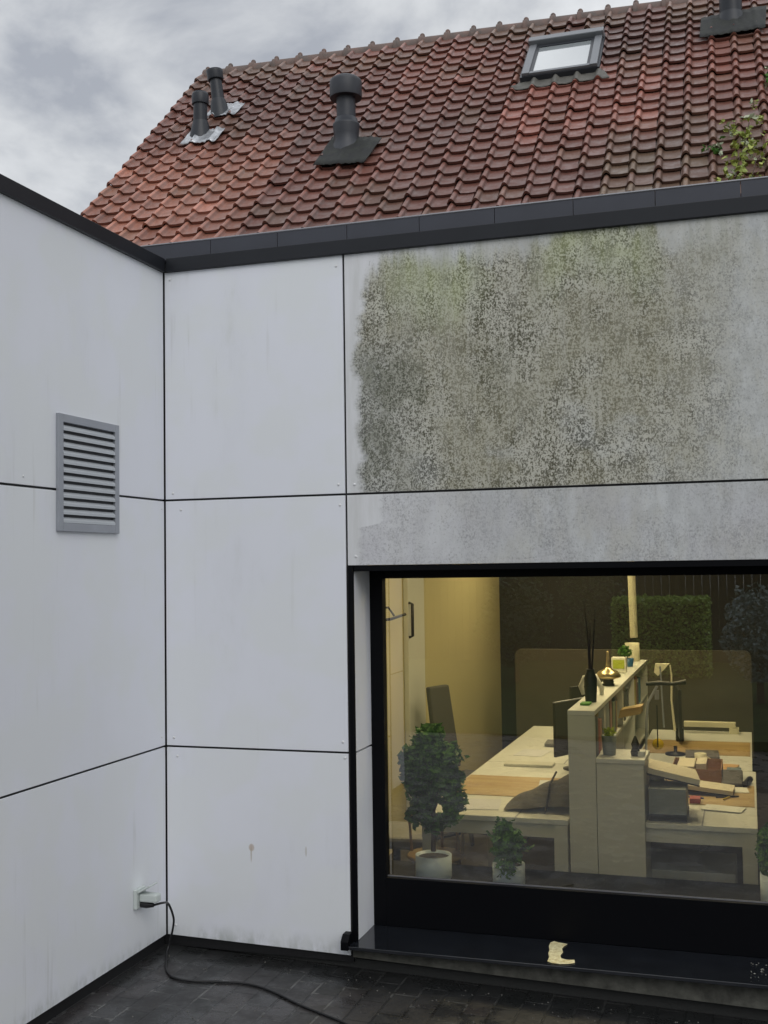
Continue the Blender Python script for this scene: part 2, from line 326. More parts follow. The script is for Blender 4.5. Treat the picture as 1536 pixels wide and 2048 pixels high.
# ================================================================== BACK WALL of the extension
ZA, ZB, ZT, XJ, ZL = 2.1899, .9399, 3.3705, .9893, 1.8434
bw = tag(thing('extension_wall', (0, 0, 0), None, None), 'white panelled back wall of the flat roofed extension with mossy panels above its big window', 'wall')
mb = MB(); mb.box((-.3, .012, -.055), (.995, .30, ZT)); mb.box((.995, .012, ZL+.012), (6.5, .30, ZT)); mb.box((.995, .05, -.3), (6.5, .30, .02)); mb.box((4.3, .012, .02), (6.5, .30, ZL+.012))
part('backing', mb, BLK, bw)
J = .0052
def panel(x0, x1, z0, z1, m_, label=None, slope=False):
    mb = MB()
    if slope: mb.prism([(x0, -.0, z0), (x1, -.0, z0-.02), (x1, -.0, z1), (x0, -.0, z1)], (0, .010, 0))
    else: mb.box((x0, 0, z0), (x1, .010, z1))
    return part('cladding_panel', mb, m_, bw, label, bevel=.0012)
panel(J*1.3, XJ-J, ZA+J, ZT, PAN); panel(J*1.3, XJ-J, ZB+J, ZA-J, PAN); panel(J*1.3, XJ-J, 0, ZB-J, PAN, slope=True)
panel(XJ+J, 4.6, ZA+J, ZT, MOS, 'large panel covered in green grey algae'); panel(XJ+J, 4.6, ZL, ZA-J, MOS, 'narrow grey stained panel above the window')
panel(4.608, 6.5, ZA+J, ZT, MOS); panel(4.608, 6.5, ZL, ZA-J, MOS); panel(4.608, 6.5, -.15, ZL-J*2, PAN)
mb = MB()
for (px, py) in ((346, 987), (677, 969), (362, 1020), (680, 1010), (348, 1475), (686, 1484), (355, 1512), (690, 1516), (709, 969), (712, 1113), (340, 560), (672, 532), (352, 1850), (690, 1885)):
    p = onY(px, py, 0); mb.lathe((p.x, 0.0005, p.z), [(.007, 0), (.0065, .0025), (.0035, .004), (.0001, .0042)], 10, Vector((0, -1, 0)))
part('panel_rivets', mb, SCR, bw)
part('plinth', MB().prism([(-.02, .03, -.02), (6.5, .03, -.16), (6.5, .03, -.45), (-.02, .03, -.30)], (0, .02, 0)), PLI, bw)
# parapet: lower dark fascia, upper zinc fascia with seams, pale lip
part('fascia', MB().box((.022, -.018, ZT), (6.5, .05, ZT+.072)), CAPM, bw, bevel=.003)
xz = [-.6]+[.2586+.3719*i for i in range(0, 17)]
mb = MB()
for a, b in zip(xz[:-1], xz[1:]): mb.box((a+.0012, .022, ZT+.0725), (b-.0012, .06, ZT+.158))
part('gutter_fascia', mb, CAPU, bw, bevel=.0015)
part('gutter_lip', MB().tube([(-.6, .024, ZT+.160), (6.5, .024, ZT+.160)], .0055, 8), LIPM, bw)
part('flat_roof', MB().box((-.3, .06, ZT+.02), (6.5, 7.2, ZT+.08)), BLK, bw)
# black edge trim left of the opening and lintel shadow gap, reveal
part('corner_trim', MB().box((.9965, -.004, .05), (1.0205, .012, ZL-.002)), FRM, bw)
part('lintel_trim', MB().box((1.0215, .004, ZL-.028), (4.3, .27, ZL-.001)), FRM, bw)
mb = MB(); mb.box((.9985, .0125, ZB+J), (1.0185, .255, ZL-.03)); mb.box((.9985, .0125, .05), (1.0185, .255, ZB-J))
part('reveal_panel', mb, PAN, bw)
# concrete below the sill, bottom edge follows the sloping paving
part('concrete_base', MB().prism([(1.0, -.012, .02), (6.5, -.012, .02), (6.5, -.012, -.185), (1.0, -.012, -.022)], (0, .04, 0)), CON, bw)
# sill
part('window_sill', MB().prism([(.9985, -.075, .030), (.9985, -.075, .046), (.9985, .255, .052), (.9985, .255, .030)], (3.33, 0, 0)), SIL, bw, bevel=.002)
part('sill_end', MB().prism([(.960, -.078, .026), (.960, -.078, .066), (.960, -.05, .094), (.960, -.001, .094), (.960, -.001, .026)], (.038, 0, 0)), FRM, bw, bevel=.003)
# window
fr_ = tag(thing('window', (0, 0, 0), None, None)); fr_.parent = bw
GX0, GX1, GZ0, GZ1 = onY(768, 1158, .29).x, 4.2, .288, 1.775
mb = MB(); mb.box((.990, .2555, .052), (GX0, .315, ZL)); mb.box((GX0, .255, GZ1), (4.3, .315, ZL)); mb.box((GX0, .255, .052), (4.3, .315, GZ0)); mb.box((GX1, .255, GZ0), (4.3, .315, GZ1))
mb.box((GX0, .268, .16), (4.2, .256, .164))
part('frame', mb, FRM, fr_, bevel=.003)
part('glazing_bead', MB().box((GX0, .283, GZ0), (GX1, .287, GZ0+.006)), LIPM, fr_)
part('pane', MB().quad((GX0-.01, .29, GZ0-.01), (GX1+.01, .29, GZ0-.01), (GX1+.01, .29, GZ1+.01), (GX0-.01, .29, GZ1+.01)), GLS, fr_)
# ================================================================== LEFT WALL
lw = tag(thing('side_wall', (0, 0, 0), None, None), 'white panelled side wall meeting the back wall at a right angle, with a louvred vent and a socket', 'wall')
part('backing', MB().box((-.30, -3.6, -.055), (-.012, -.0, ZT)), BLK, lw)
def lpanel(y0, y1, z0, z1, s=0): return part('cladding_panel', MB().box((-.010, y0, z0), (0, y1, z1)), PAN, lw, bevel=.0012)
for y0, y1 in ((-3.6, -2.45), (-2.442, -.0055)):
    for z0, z1 in ((0, ZB-J), (ZB+J, ZA-J), (ZA+J, ZT)): lpanel(y0, y1, z0, z1)
part('fascia', MB().box((-.32, -3.62, ZT), (.02, -.019, ZT+.070)), CAPM, lw, bevel=.003)
part('plinth', MB().box((-.03, -3.6, -.3), (-.02, -.03, 0)), PLI, lw)
mb = MB()
for y_, z_ in ((-.03, ZA-.045), (-1.2, ZA+.04), (-.04, ZB+.05)):
    mb.lathe((.0005, y_, z_), [(.005, 0), (.0045, .002), (.0001, .003)], 8, Vector((1, 0, 0)))
part('panel_rivets', mb, SCR, lw)
# louvred vent
vg = thing('vent_grille', (0, -.716, 2.01), 'grey aluminium louvred vent mounted across the panel joint of the side wall', 'vent')
y0, y1, z0, z1 = -.966, -.467, 2.009, 2.523; fw = .036
mb = MB(); mb.box((.0005, y0, z0), (.016, y0+fw, z1)); mb.box((.0005, y1-fw, z0), (.016, y1, z1)); mb.box((.0005, y0+fw, z0), (.016, y1-fw, z0+fw)); mb.box((.0005, y0+fw, z1-fw), (.016, y1-fw, z1))
part('frame', mb, ALU, vg, bevel=.002)
mb = MB(); mb.box((-.0095, y0+fw-.004, z0+fw-.004), (.002, y1-fw+.004, z1-fw+.004)); part('backplate', mb, mat('vent_shade', (.05, .052, .058), .7), vg)
hh_ = (z1-z0-2*fw)/12
for k in range(12):
    zc_ = z0+fw+k*hh_
    mb = MB(); a, b = y0+fw+.001, y1-fw-.001
    mb.prism([(.0145, a, zc_+.001), (.0155, a, zc_+.001), (.0155, a, zc_+hh_*.34), (.0035, a, zc_+hh_*.70), (.003, a, zc_+hh_*.62), (.0145, a, zc_+hh_*.30)], (0, b-a, 0))
    part('louvre_blade', mb, ALB, vg)
# socket, plug, cable
sy, sz = -.285, .262
sk = thing('wall_socket', (0, sy, sz), 'white outdoor wall socket with its spring lid open near the corner of the side wall', 'socket')
part('base_plate', MB().box((.0005, sy-.045, sz-.048), (.020, sy+.045, sz+.045)), PVC, sk, bevel=.004)
part('lid', MB().prism([(.020, sy-.040, sz+.036), (.085, sy-.040, sz+.070), (.088, sy-.040, sz+.062), (.022, sy-.040, sz+.026)], (0, .080, 0)), PVC, sk, bevel=.003)
pl = thing('power_plug', (.03, sy, sz), 'pale adaptor plug pushed into the wall socket with a black cord leaving it', 'plug')
part('adaptor', MB().box((.0205, sy-.026, sz-.016), (.115, sy+.026, sz+.024)), PVC, pl, bevel=.008)
part('plug_body', MB().tube([(.021, sy, sz-.030), (.05, sy, sz-.032), (.085, sy+.004, sz-.034)], [.018, .017, .009], 12), RUB, pl)
cb = []
P0 = Vector((.083, sy+.004, sz-.034))
def gp(px, py): # on the paving
    p = onZ(px, py, -.065)
    for _ in range(3): p = onZ(px, py, gz(p.x)+.006)
    return p
ctl = [P0, P0+Vector((.045, .01, .012)), onY(337, 1808, -.16), onY(347, 1835, -.12), onY(346, 1855, -.10), onY(341, 1878, -.09), onY(334, 1905, -.12), gp(332, 1935), gp(338, 1948), gp(352, 1957), gp(385, 1962), gp(430, 1963), gp(480, 1966), gp(520, 1974), gp(560, 1990), gp(600, 2010), gp(650, 2030), gp(700, 2052), gp(790, 2110), gp(900, 2220)]
def cat(ctl, k=8):
    P = [ctl[0]]+ctl+[ctl[-1]]; out = []
    for i in range(1, len(P)-2):
        for j in range(k):
            t = j/k; a, b, c, d = P[i-1:i+3]
            out.append(.5*((2*b)+(c-a)*t+(2*a-5*b+4*c-d)*t*t+(3*b-a-3*c+d)*t*t*t))
    return out+[ctl[-1]]
tag(MB().tube(cat(ctl), .0055, 8).build('power_cable', RUB), 'black rubber cable hanging from the plug and snaking over the dark paving', 'cable')
# pale scrap painting a bright reflection on the sill
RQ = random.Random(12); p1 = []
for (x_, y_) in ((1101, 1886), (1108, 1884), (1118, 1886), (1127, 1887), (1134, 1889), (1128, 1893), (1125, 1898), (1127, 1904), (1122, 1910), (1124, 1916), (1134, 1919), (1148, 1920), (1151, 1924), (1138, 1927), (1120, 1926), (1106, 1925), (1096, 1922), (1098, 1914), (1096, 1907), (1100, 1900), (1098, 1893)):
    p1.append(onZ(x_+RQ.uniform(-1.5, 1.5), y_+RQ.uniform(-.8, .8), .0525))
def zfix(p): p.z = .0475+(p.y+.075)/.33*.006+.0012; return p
GLINT = mat('glint_yellow', (.92, .86, .55), .3, col2=(.60, .50, .24), vscale=55)
tag(MB().prism([zfix(p) for p in p1], (0, 0, .0015)).build('sill_glint', GLINT), 'small pale yellow patch painting a bright reflection on the wet window sill', 'glint')
# debris bits on sill right end
mb = MB(); R_ = random.Random(4)
for i in range(16):
    p = onZ(rnd(1500, 1540), rnd(1925, 1962), .052); mb.lathe(p, [(.0001, 0), (.004*rnd(.5, 1.5), .002), (.0001, .005)], 6)
tag(mb.build('gravel_bits', mat('grit', (.25, .25, .22), .9)), kind='stuff', label='loose grit lying on the right part of the window sill')
# ================================================================== MAIN HOUSE with tiled roof
TH, DD = math.radians(43.5), math.radians(.6)
UX = Vector((math.cos(DD), math.sin(DD), 0)); VY = Vector((-math.sin(DD)*math.cos(TH), math.cos(DD)*math.cos(TH), math.sin(TH))); NN = UX.cross(VY)
Q = Vector((2.666, 4.509, 5.533))
def rp(u, v, h=0): return Q+UX*u+VY*v+NN*h
def ruv(px, py, h=0):
    p = onP(px, py, Q+NN*h, NN)-Q; return p.dot(UX), p.dot(VY)
house = thing('brick_house', rp(0, -2.6), 'brick house with an old red clay pantile roof rising behind the extension', 'house')
U0, U1, V0, V1 = -5.73, 5.0, -2.4, 3.0
hb = Vector((0, 0, -(rp(0, V0).z+.25)))
# walls as a closed gable prism
def gp3(u): 
    a = rp(u, V0, -.06); b = rp(u, V1+.02, -.06); hz = Vector((b.x-a.x, b.y-a.y, 0)); c = a+2*hz
    return [Vector((a.x, a.y, 2.62)), a, b, c, Vector((c.x, c.y, 2.62))]
part('wall', MB().prism(gp3(U0+.08), UX*(U1-U0-.16)), BRK, house)
TIL = mat('clay_tiles', (.25, .12, .09), .52, spec=.45); g = G(TIL)
at_ = g.n('Attribute'); at_.attribute_name = 'tint'
nz = g.ss(g.noise(9, 5, .65), .35, .7); c_ = g.mix(g.m('MULTIPLY', nz, .55), at_.outputs['Color'], g.mix(.55, at_.outputs['Color'], (.10, .062, .05)))
bl = g.ss(g.noise(30, 4, .7, None, 5), .55, .75); c_ = g.mix(g.m('MULTIPLY', bl, .35), c_, (.07, .06, .05))
g.put(g.b.inputs['Base Color'], c_); g.put(g.b.inputs['Roughness'], g.ss(g.noise(14, 4), .3, .7, .28, .55)); g.bump(g.noise(70, 4, .6), .25, .004)
TW, TG = .2035, .206
def prof(s):
    s2 = s
    if abs(s2) < .17: return .040*math.cos(s2/.17*math.pi/2)**.9
    q = (s2-.17)/.66
    return -.004*math.sin(min(1, max(0, q))*math.pi)+.001
SS = [-.185, -.17, -.13, -.09, -.045, 0, .045, .09, .13, .17, .3, .5, .7, .83]
verts = []; faces = []; cols = []
RR = random.Random(3)
import mathutils
nc0 = int(math.floor((U0)/TW)); ncol = int((U1-U0)/TW)
uoff = (U0-(-28*TW))
for i in range(-28, 25):
    cdark = RR.uniform(.9, 1.08)
    j = 0; v = V0
    while v < V1-.10:
        u = i*TW+RR.gauss(0, .0025); vv = v+RR.gauss(0, .006)-(.022 if RR.random() < .02 else 0)
        lift = RR.gauss(0, .003); rot = RR.gauss(0, .016); ln = TG*1.16; tn = .033+RR.uniform(-.004, .005)
        b0 = len(verts)
        for side in (0, 1, 1, 2):     # lip bottom, lip top, (again, so that the edge stays crisp), upper edge
            for s in SS:
                h = prof(s); ww = 1.0 if side < 2 else .94
                uu = u+s*TW*ww; va = vv if side < 2 else vv+ln
                # pans droop forward between the rolls
                if side < 2: va -= .0015*max(0, 1-abs((s-.5)/.3))
                hz_ = h*(1.0 if side < 2 else .86)+lift+(tn if side < 2 else .004)
                if side == 0: hz_ -= .024; va += .004
                va += rot*(s-.25)*TW*2
                verts.append(rp(uu, va, hz_))
        n = len(SS)
        # region tints
        uc, vc = i*TW, v
        nn_ = mathutils.noise.noise(Vector((uc*.55, vc*.55, 3)))*.5+.5; n2 = mathutils.noise.noise(Vector((uc*2.0, vc*2.0, 9)))*.5+.5
        red = Vector((.255, .093, .066)); dark = Vector((.120, .060, .050)); brt = Vector((.50, .21, .14)); moss = Vector((.17, .125, .075)); pink = Vector((.36, .135, .10))
        c = dark.lerp(red, min(1, max(0, nn_*1.5-.25)))
        if uc < -4.0 and vc < .9:
            k = min(1, (-4.0-uc)*.6+.6)*min(1, (1.0-vc)*1.2+.1)*RR.uniform(.55, 1.1); c = c.lerp(brt, .68*k)
            if i % 9 == 0: c = c*.85
        if -1.95 < uc < -.55 and -.2 < vc < 1.5: c = c.lerp(pink, .55 if RR.random() < .7 else .15)
        if uc > -1.0 and vc < .4: c = c.lerp(moss, min(.75, (.4-vc)*.45*RR.uniform(.2, 1.2)))
        if vc > 2.3 and n2 > .45: c = c.lerp(moss, .35)
        if n2 > .66: c = c.lerp(moss, .25)
        c = c*cdark*RR.uniform(.84, 1.14)
        if RR.random() < .03: c = c*1.35
        for a in range(n-1):
            for q in (0, 2):
                faces.append((b0+q*n+a, b0+q*n+a+1, b0+(q+1)*n+a+1, b0+(q+1)*n+a))
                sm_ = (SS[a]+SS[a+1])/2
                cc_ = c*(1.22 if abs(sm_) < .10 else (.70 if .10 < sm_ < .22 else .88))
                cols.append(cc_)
        faces.append((b0, b0+n, b0+3*n)); cols.append(c)
        faces.append((b0+n-1, b0+4*n-1, b0+2*n-1)); cols.append(c)
        v += TG; j += 1
me = bpy.data.meshes.new('roof_tiles'); me.from_pydata([tuple(v) for v in verts], [], faces); me.materials.append(TIL)
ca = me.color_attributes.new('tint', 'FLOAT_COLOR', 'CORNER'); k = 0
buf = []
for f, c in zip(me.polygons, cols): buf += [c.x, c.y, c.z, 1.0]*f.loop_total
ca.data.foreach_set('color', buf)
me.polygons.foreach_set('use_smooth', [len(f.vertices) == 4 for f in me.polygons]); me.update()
rt = bpy.data.objects.new('roof', me); S.collection.objects.link(rt); rt.parent = house; rt.location = -house.location
# roof deck and far slope, ridge
a0, a1 = rp(U0, V0, -.005), rp(U1, V0, -.005); b0_, b1_ = rp(U0, V1, -.005), rp(U1, V1, -.005)
far = lambda p: Vector((2*p.x-p.x, p.y, p.z))
hz = Vector((b0_.x-a0.x, b0_.y-a0.y, 0)); c0 = a0+2*hz; c1 = a1+2*hz
mb = MB(); mb.prism([a0, a1, b1_, b0_], -NN*.05); mb.prism([b0_+Vector((0, 0, -.001)), b1_+Vector((0, 0, -.001)), c1, c0], Vector((0, 0, -.05)))
part('roof_deck', mb, mat('roof_deck', (.05, .035, .03), .9), house)
RDG = mat('ridge_clay', (.17, .10, .08), .6, col2=(.10, .08, .07), vscale=8, bump=.3, bscale=40)
NR = int((U1-U0)/.29)
for k in range(NR):
    ua, ub = U0+.02+k*.29, U0+.02+(k+1)*.29+.012
    mb = MB(); vs = []; fs = []
    for q, (uu, rr_) in enumerate(((ua, .098), (ua+.045, .102), (ua+.05, .086), (ub, .080))):
        cpt = rp(uu, V1+.03, -.055)
        for s_ in range(13):
            an = math.pi*(s_/12)*1.12-.19; vs.append(cpt+Vector((0, -math.cos(an)*rr_*1.15, math.sin(an)*rr_*1.2)))
    for q in range(3):
        for s_ in range(12): fs.append((q*13+s_, q*13+s_+1, (q+1)*13+s_+1, (q+1)*13+s_))
    mb.add(vs, fs, True); mb.add([vs[i] for i in range(13)], [tuple(range(13))])
    # small nib knob on the collar
    tp = rp(ua+.025, V1+.03, -.055)+Vector((0, 0, .124)); mb.lathe(tp, [(.030, -.012), (.028, .012), (.016, .026), (.0001, .030)], 10)
    part('ridge_tile', mb, RDG, house)
# ---- roof furniture
UPV = Vector((0, 0, 1))
def flashing(pts, m_, h, parent, prf=.72):
    mb = MB(); n = 8
    (A, B, C_, D) = pts; vs = []; nu = 64; nv = 6
    for jv in range(nv+1):
        for iu in range(nu+1):
            s_, t_ = iu/nu, jv/nv
            u_ = (A[0]*(1-s_)+B[0]*s_)*(1-t_)+(D[0]*(1-s_)+C_[0]*s_)*t_; v_ = (A[1]*(1-s_)+B[1]*s_)*(1-t_)+(D[1]*(1-s_)+C_[1]*s_)*t_
            ph = (u_/TW) % 1.0; ph = ph-1 if ph > .83 else ph
            vs.append(rp(u_, v_+.004*math.sin(iu*.5), h+prof(ph)*prf+.003*math.sin(iu*.8+jv*2)))
    mb.add(vs, [(j_*(nu+1)+i_, j_*(nu+1)+i_+1, (j_+1)*(nu+1)+i_+1, (j_+1)*(nu+1)+i_) for j_ in range(nv) for i_ in range(nu)], True)
    o = part('flashing', mb, m_, parent); so_ = o.modifiers.new('solid', 'SOLIDIFY'); so_.thickness = .006
    return o
def vent(u, v, label, fl, flm, fh, segs, m_, tilt=(0, 0)):
    t = thing('vent_pipe', (0, 0, 0), None, None); t.parent = house; t.location = rp(u, v)-house.location; t['label'] = label
    ax = Vector((tilt[0], tilt[1], 1)).normalized(); base = rp(u, v, .02)
    flashing(fl, flm, fh, t, .14 if flm is FLD else .5)
    for nm, pr_ in segs: part(nm, MB().lathe(base, pr_, 28, ax), m_, t)
    return t
def corners(l, h=.04): return [ruv(x_, y_, h) for x_, y_ in l]
u_, v_ = ruv(694, 296, .0); s = 1/214
vent(u_, v_, 'large grey capped vent pipe on a dark flashing in the middle of the roof', corners([(626, 332), (728, 326), (764, 276), (668, 274)], .06), FLD, .069,
     [('collar', [(.16, -.10), (.135, -.02), (.112, .05), (.118, .10), (.126, .19), (.126, .205), (.112, .212), (.104, .255), (.092, .265)]),
      ('pipe', [(.090, .262), (.090, .53)]),
      ('cap', [(.150, .455), (.152, .46), (.152, .60), (.148, .622), (.120, .645), (.06, .652), (.0001, .654)])], PIG)
u_, v_ = ruv(401, 270, .02)
vent(u_, v_, 'thin dark vent pipe on bright lead flashing, the lower of the two near the gable', corners([(360, 289), (430, 283), (450, 257), (382, 262)], .045), LEAD, .052,
     [('collar', [(.125, -.10), (.108, 0), (.088, .10), (.078, .14)]), ('pipe', [(.072, .13), (.070, .34)]), ('cap', [(.086, .32), (.088, .33), (.088, .415), (.080, .44), (.0001, .445)])], PIP)
u_, v_ = ruv(440, 227, .02)
vent(u_, v_, 'thin dark vent pipe leaning to the left, the upper of the two near the gable', corners([(410, 233), (470, 229), (490, 207), (432, 208)], .045), LEAD, .052,
     [('collar', [(.120, -.08), (.098, .02), (.088, .10), (.074, .15)]), ('pipe', [(.068, .14), (.062, .40)]), ('cap', [(.082, .37), (.086, .38), (.086, .45), (.090, .475), (.0001, .485)])], PIP, (-.13, 0))
u_, v_ = ruv(1462, 44, .0)
vent(u_, v_, 'dark vent pipe on a wide dark flashing near the ridge at the upper right', corners([(1399, 77), (1531, 56), (1533, 12), (1402, 38)], .06), FLD, .069,
     [('collar', [(.15, -.1), (.125, .0), (.108, .06)]), ('pipe', [(.105, .0), (.105, .40)]), ('cap', [(.15, .38), (.152, .5), (.13, .54), (.0001, .55)])], PIP)
# skylight
sl = thing('skylight', (0, 0, 0), None, None); sl.parent = house; sl.location = rp(-1.4, 1.7)-house.location; sl['label'] = 'grey framed roof window near the ridge'
su0, su1, sv0, sv1, sh = -1.745, -1.03, 1.31, 2.16, .105
def rbox(u0, u1, v0, v1, h0, h1): return MB().prism([rp(u0, v0, h0), rp(u1, v0, h0), rp(u1, v1, h0), rp(u0, v1, h0)], NN*(h1-h0))
def rb(mb, u0, u1, v0, v1, h0, h1): mb.prism([rp(u0, v0, h0), rp(u1, v0, h0), rp(u1, v1, h0), rp(u0, v1, h0)], NN*(h1-h0)); return mb
part('curb', rbox(su0-.02, su1+.02, sv0-.015, sv1+.02, -.02, sh-.02), SKD, sl)
mb = MB(); rb(mb, su0, su0+.07, sv0, sv1-.10, sh-.02, sh+.012); rb(mb, su1-.07, su1, sv0, sv1-.10, sh-.02, sh+.012); rb(mb, su0+.07, su1-.07, sv0, sv0+.045, sh-.02, sh+.006)
part('sash_frame', mb, SKF, sl, bevel=.004)
part('top_hood', rbox(su0-.015, su1+.015, sv1-.10, sv1+.01, sh-.02, sh+.055), SKF, sl, bevel=.01)
part('inner_frame', (lambda m_: (rb(m_, su0+.07, su0+.10, sv0+.045, sv1-.10, sh-.02, sh), rb(m_, su1-.10, su1-.07, sv0+.045, sv1-.10, sh-.02, sh), rb(m_, su0+.10, su1-.10, sv1-.16, sv1-.10, sh-.02, sh+.001), m_)[-1])(MB()), SKD, sl)
SKG = mat('skylight_glass', (.34, .37, .38), .04, spec=1.0); SKG.node_tree.nodes['Principled BSDF'].inputs['Coat Weight'].default_value = 1
SKG.node_tree.nodes['Principled BSDF'].inputs['IOR'].default_value = 2.2
part('pane', rbox(su0+.10, su1-.10, sv0+.045, sv1-.16, sh-.02, sh-.008), SKG, sl)
flashing([(su0-.09, sv0-.19), (su1+.12, sv0-.19), (su1+.06, sv0-.0), (su0-.03, sv0-.0)], mat('apron_grey', (.13, .125, .11), .6, vary=.4, vscale=9), .040, sl, .8)
# ---- weeds growing on the tiles
def weed(pts, label, seed, n=60, size=.05, spread=.09, m_=None):
    base = onP(*pts[0], Q+NN*.03, NN); t = thing('creeper', base, label, 'plant', 'weeds sprouting on the tiles')
    P_ = [onP(x_, y_, Q+NN*.08, NN) for x_, y_ in pts]; mb = MB(); mb.tube(P_, .004, 5); part('stem', mb, BARK, t)
    R = random.Random(seed); ml = MB(); mp_ = MB()
    for i in range(n):
        s_ = R.random()*(len(P_)-1); a = int(min(s_, len(P_)-1.001)); p = P_[a].lerp(P_[a+1], s_-a)+Vector((R.gauss(0, spread*.6), R.gauss(0, spread*.35), R.gauss(0, spread*.6)))
        leaves(ml if R.random() < .8 else mp_, p, (.03, .03, .03), 3, size, seed*100+i, 0)
    part('leaves', ml, m_ or LEAFV, t); part('pale_leaves', mp_, LEAFP, t)
weed([(1470, 355), (1478, 320), (1492, 280), (1498, 245)], 'tall yellow green creeper on the tiles just above the gutter at the right', 1, 80, .055, .09)
weed([(1505, 350), (1512, 320), (1532, 300)], 'low green weed trailing right along the tiles beside the tall creeper', 2, 22, .045, .10)
weed([(1415, 292), (1428, 289), (1440, 296)], 'small green sprig lying across a tile left of the tall creeper', 3, 14, .045, .045, LEAF2)
weed([(1449, 250), (1456, 252), (1468, 256)], 'few pale leaves sprouting between tiles above the green sprig', 4, 9, .045, .04)
weed([(1540, 165), (1536, 150), (1545, 138)], 'bright green leaf tuft on the tiles at the right edge', 5, 18, .06, .05, LEAF2)
weed([(1505, 215), (1508, 203)], 'tiny pale weed tuft between tiles in the upper right', 6, 6, .04, .03)
# ================================================================== ROOM behind the window
room = thing('office_room', (3.5, 3.4, -.22), 'office interior lit yellow behind the large window', 'room')
ZF, ZD = -.22, .516
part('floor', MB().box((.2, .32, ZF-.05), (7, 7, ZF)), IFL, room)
part('ceiling', MB().box((.2, .32, 2.5), (7, 7, 2.55)), TAN, room)
part('left_wall', MB().box((.25, .32, ZF), (.35, 6.55, 2.5)), TAN, room)
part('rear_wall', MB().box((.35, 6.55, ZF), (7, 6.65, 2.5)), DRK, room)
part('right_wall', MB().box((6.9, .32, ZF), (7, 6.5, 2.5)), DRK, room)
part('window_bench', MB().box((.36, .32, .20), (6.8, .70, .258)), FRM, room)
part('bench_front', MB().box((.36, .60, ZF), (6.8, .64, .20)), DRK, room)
# white slab added in place of a pale reflection, with handle
pc = thing('reflection_upright', (.40, 3.3, ZF), 'narrow white cupboard standing in for a reflection, with a black pull on the yellow wall', 'upright')
part('white_slab', MB().box((.352, 3.05, ZF), (.39, 3.50, 2.3)), WHI, pc, bevel=.004)
hp = onP(820, 1240, (.40, 0, 0), (1, 0, 0))
part('handle', MB().tube([(.392, hp.y, hp.z+.13), (.42, hp.y, hp.z+.12), (.42, hp.y, hp.z-.12), (.392, hp.y, hp.z-.13)], .012, 6), RUB, pc)
hk = onP(785, 1230, (.40, 0, 0), (1, 0, 0))
wh = tag(MB().tube([(.352, hk.y-.30, hk.z-.03), (.45, hk.y-.2, hk.z-.02), (.46, hk.y+.12, hk.z+.0)], .010, 6).tube([(.352, hk.y-.22, hk.z+.06), (.42, hk.y-.16, hk.z+.06), (.45, hk.y-.12, hk.z+.0)], .008, 6).build('coat_hook', RUB), 'black wall hook arm at the left edge of the window', 'hook')
# lamps
for k, (x_, y_) in enumerate(((1.35, 1.9), (2.5, 1.9), (1.15, 5.2), (2.05, 3.9))):
    lp = thing('ceiling_lamp', (x_, y_, 2.5), ['flat glowing ceiling panel lamp above the near left desk', 'flat glowing ceiling panel lamp above the near right desk', 'flat glowing ceiling panel lamp beside the yellow wall', 'flat glowing ceiling panel lamp above the far end of the bookcase'][k], 'lamp', 'ceiling lamps in the office')
    part('housing', MB().box((x_-.17, y_-.62, 2.455), (x_+.17, y_+.62, 2.499)), WHI, lp)
    part('diffuser', MB().box((x_-.15, y_-.60, 2.448), (x_+.15, y_+.60, 2.454)), LAMP, lp)
# desks
def desk(x0, x1, y0, y1, label, strip=True):
    t = thing('desk', ((x0+x1)/2, (y0+y1)/2, ZF), label, 'desk', 'white office desks in two rows')
    part('top', MB().box((x0, y0, ZD-.028), (x1, y1, ZD)), WHI, t, bevel=.003)
    part('apron', MB().box((x0+.06, y0+.02, ZD-.10), (x1-.06, y0+.05, ZD-.029)), WH2, t)
    for x_ in (x0+.005, x1-.075):
        for y_ in (y0+.005, y1-.065): part('leg', MB().box((x_, y_, ZF), (x_+.07, y_+.06, ZD-.029)), WH2, t)
    part('seam', MB().box(((x0+x1)/2-.004+.12, y0+.002, ZD+.0004), ((x0+x1)/2+.004+.12, (y0+y1)/2-.302, ZD+.002)), LIPM, t)
    part('cable', MB().tube([(x0+.5, y1-.1, ZD-.03), (x0+.47, y0+.5, ZD-.25), (x0+.52, y0+.3, ZD-.18), (x0+.6, y0+.2, ZD-.03)], .005, 6), RUB, t)
    if strip: part('wood_inlay', MB().box((x0+.012, (y0+y1)/2-.30, ZD+.0005), (x1-.012, (y0+y1)/2+.30, ZD+.004)), WOO, t, 'orange brown wooden strip across the white top')
    return t
desk(1.135, 1.925, .72, 2.36, 'white desk with wooden strip left of the bookcase, nearest the window')
desk(1.135, 1.925, 2.375, 4.10, 'plain white desk far left behind the near left desk', False)
desk(2.085, 2.855, .76, 2.36, 'white desk with wooden strip right of the bookcase, nearest the window')
desk(2.085, 2.835, 2.375, 4.10, 'white desk with wooden strip far right, behind the near right desk')
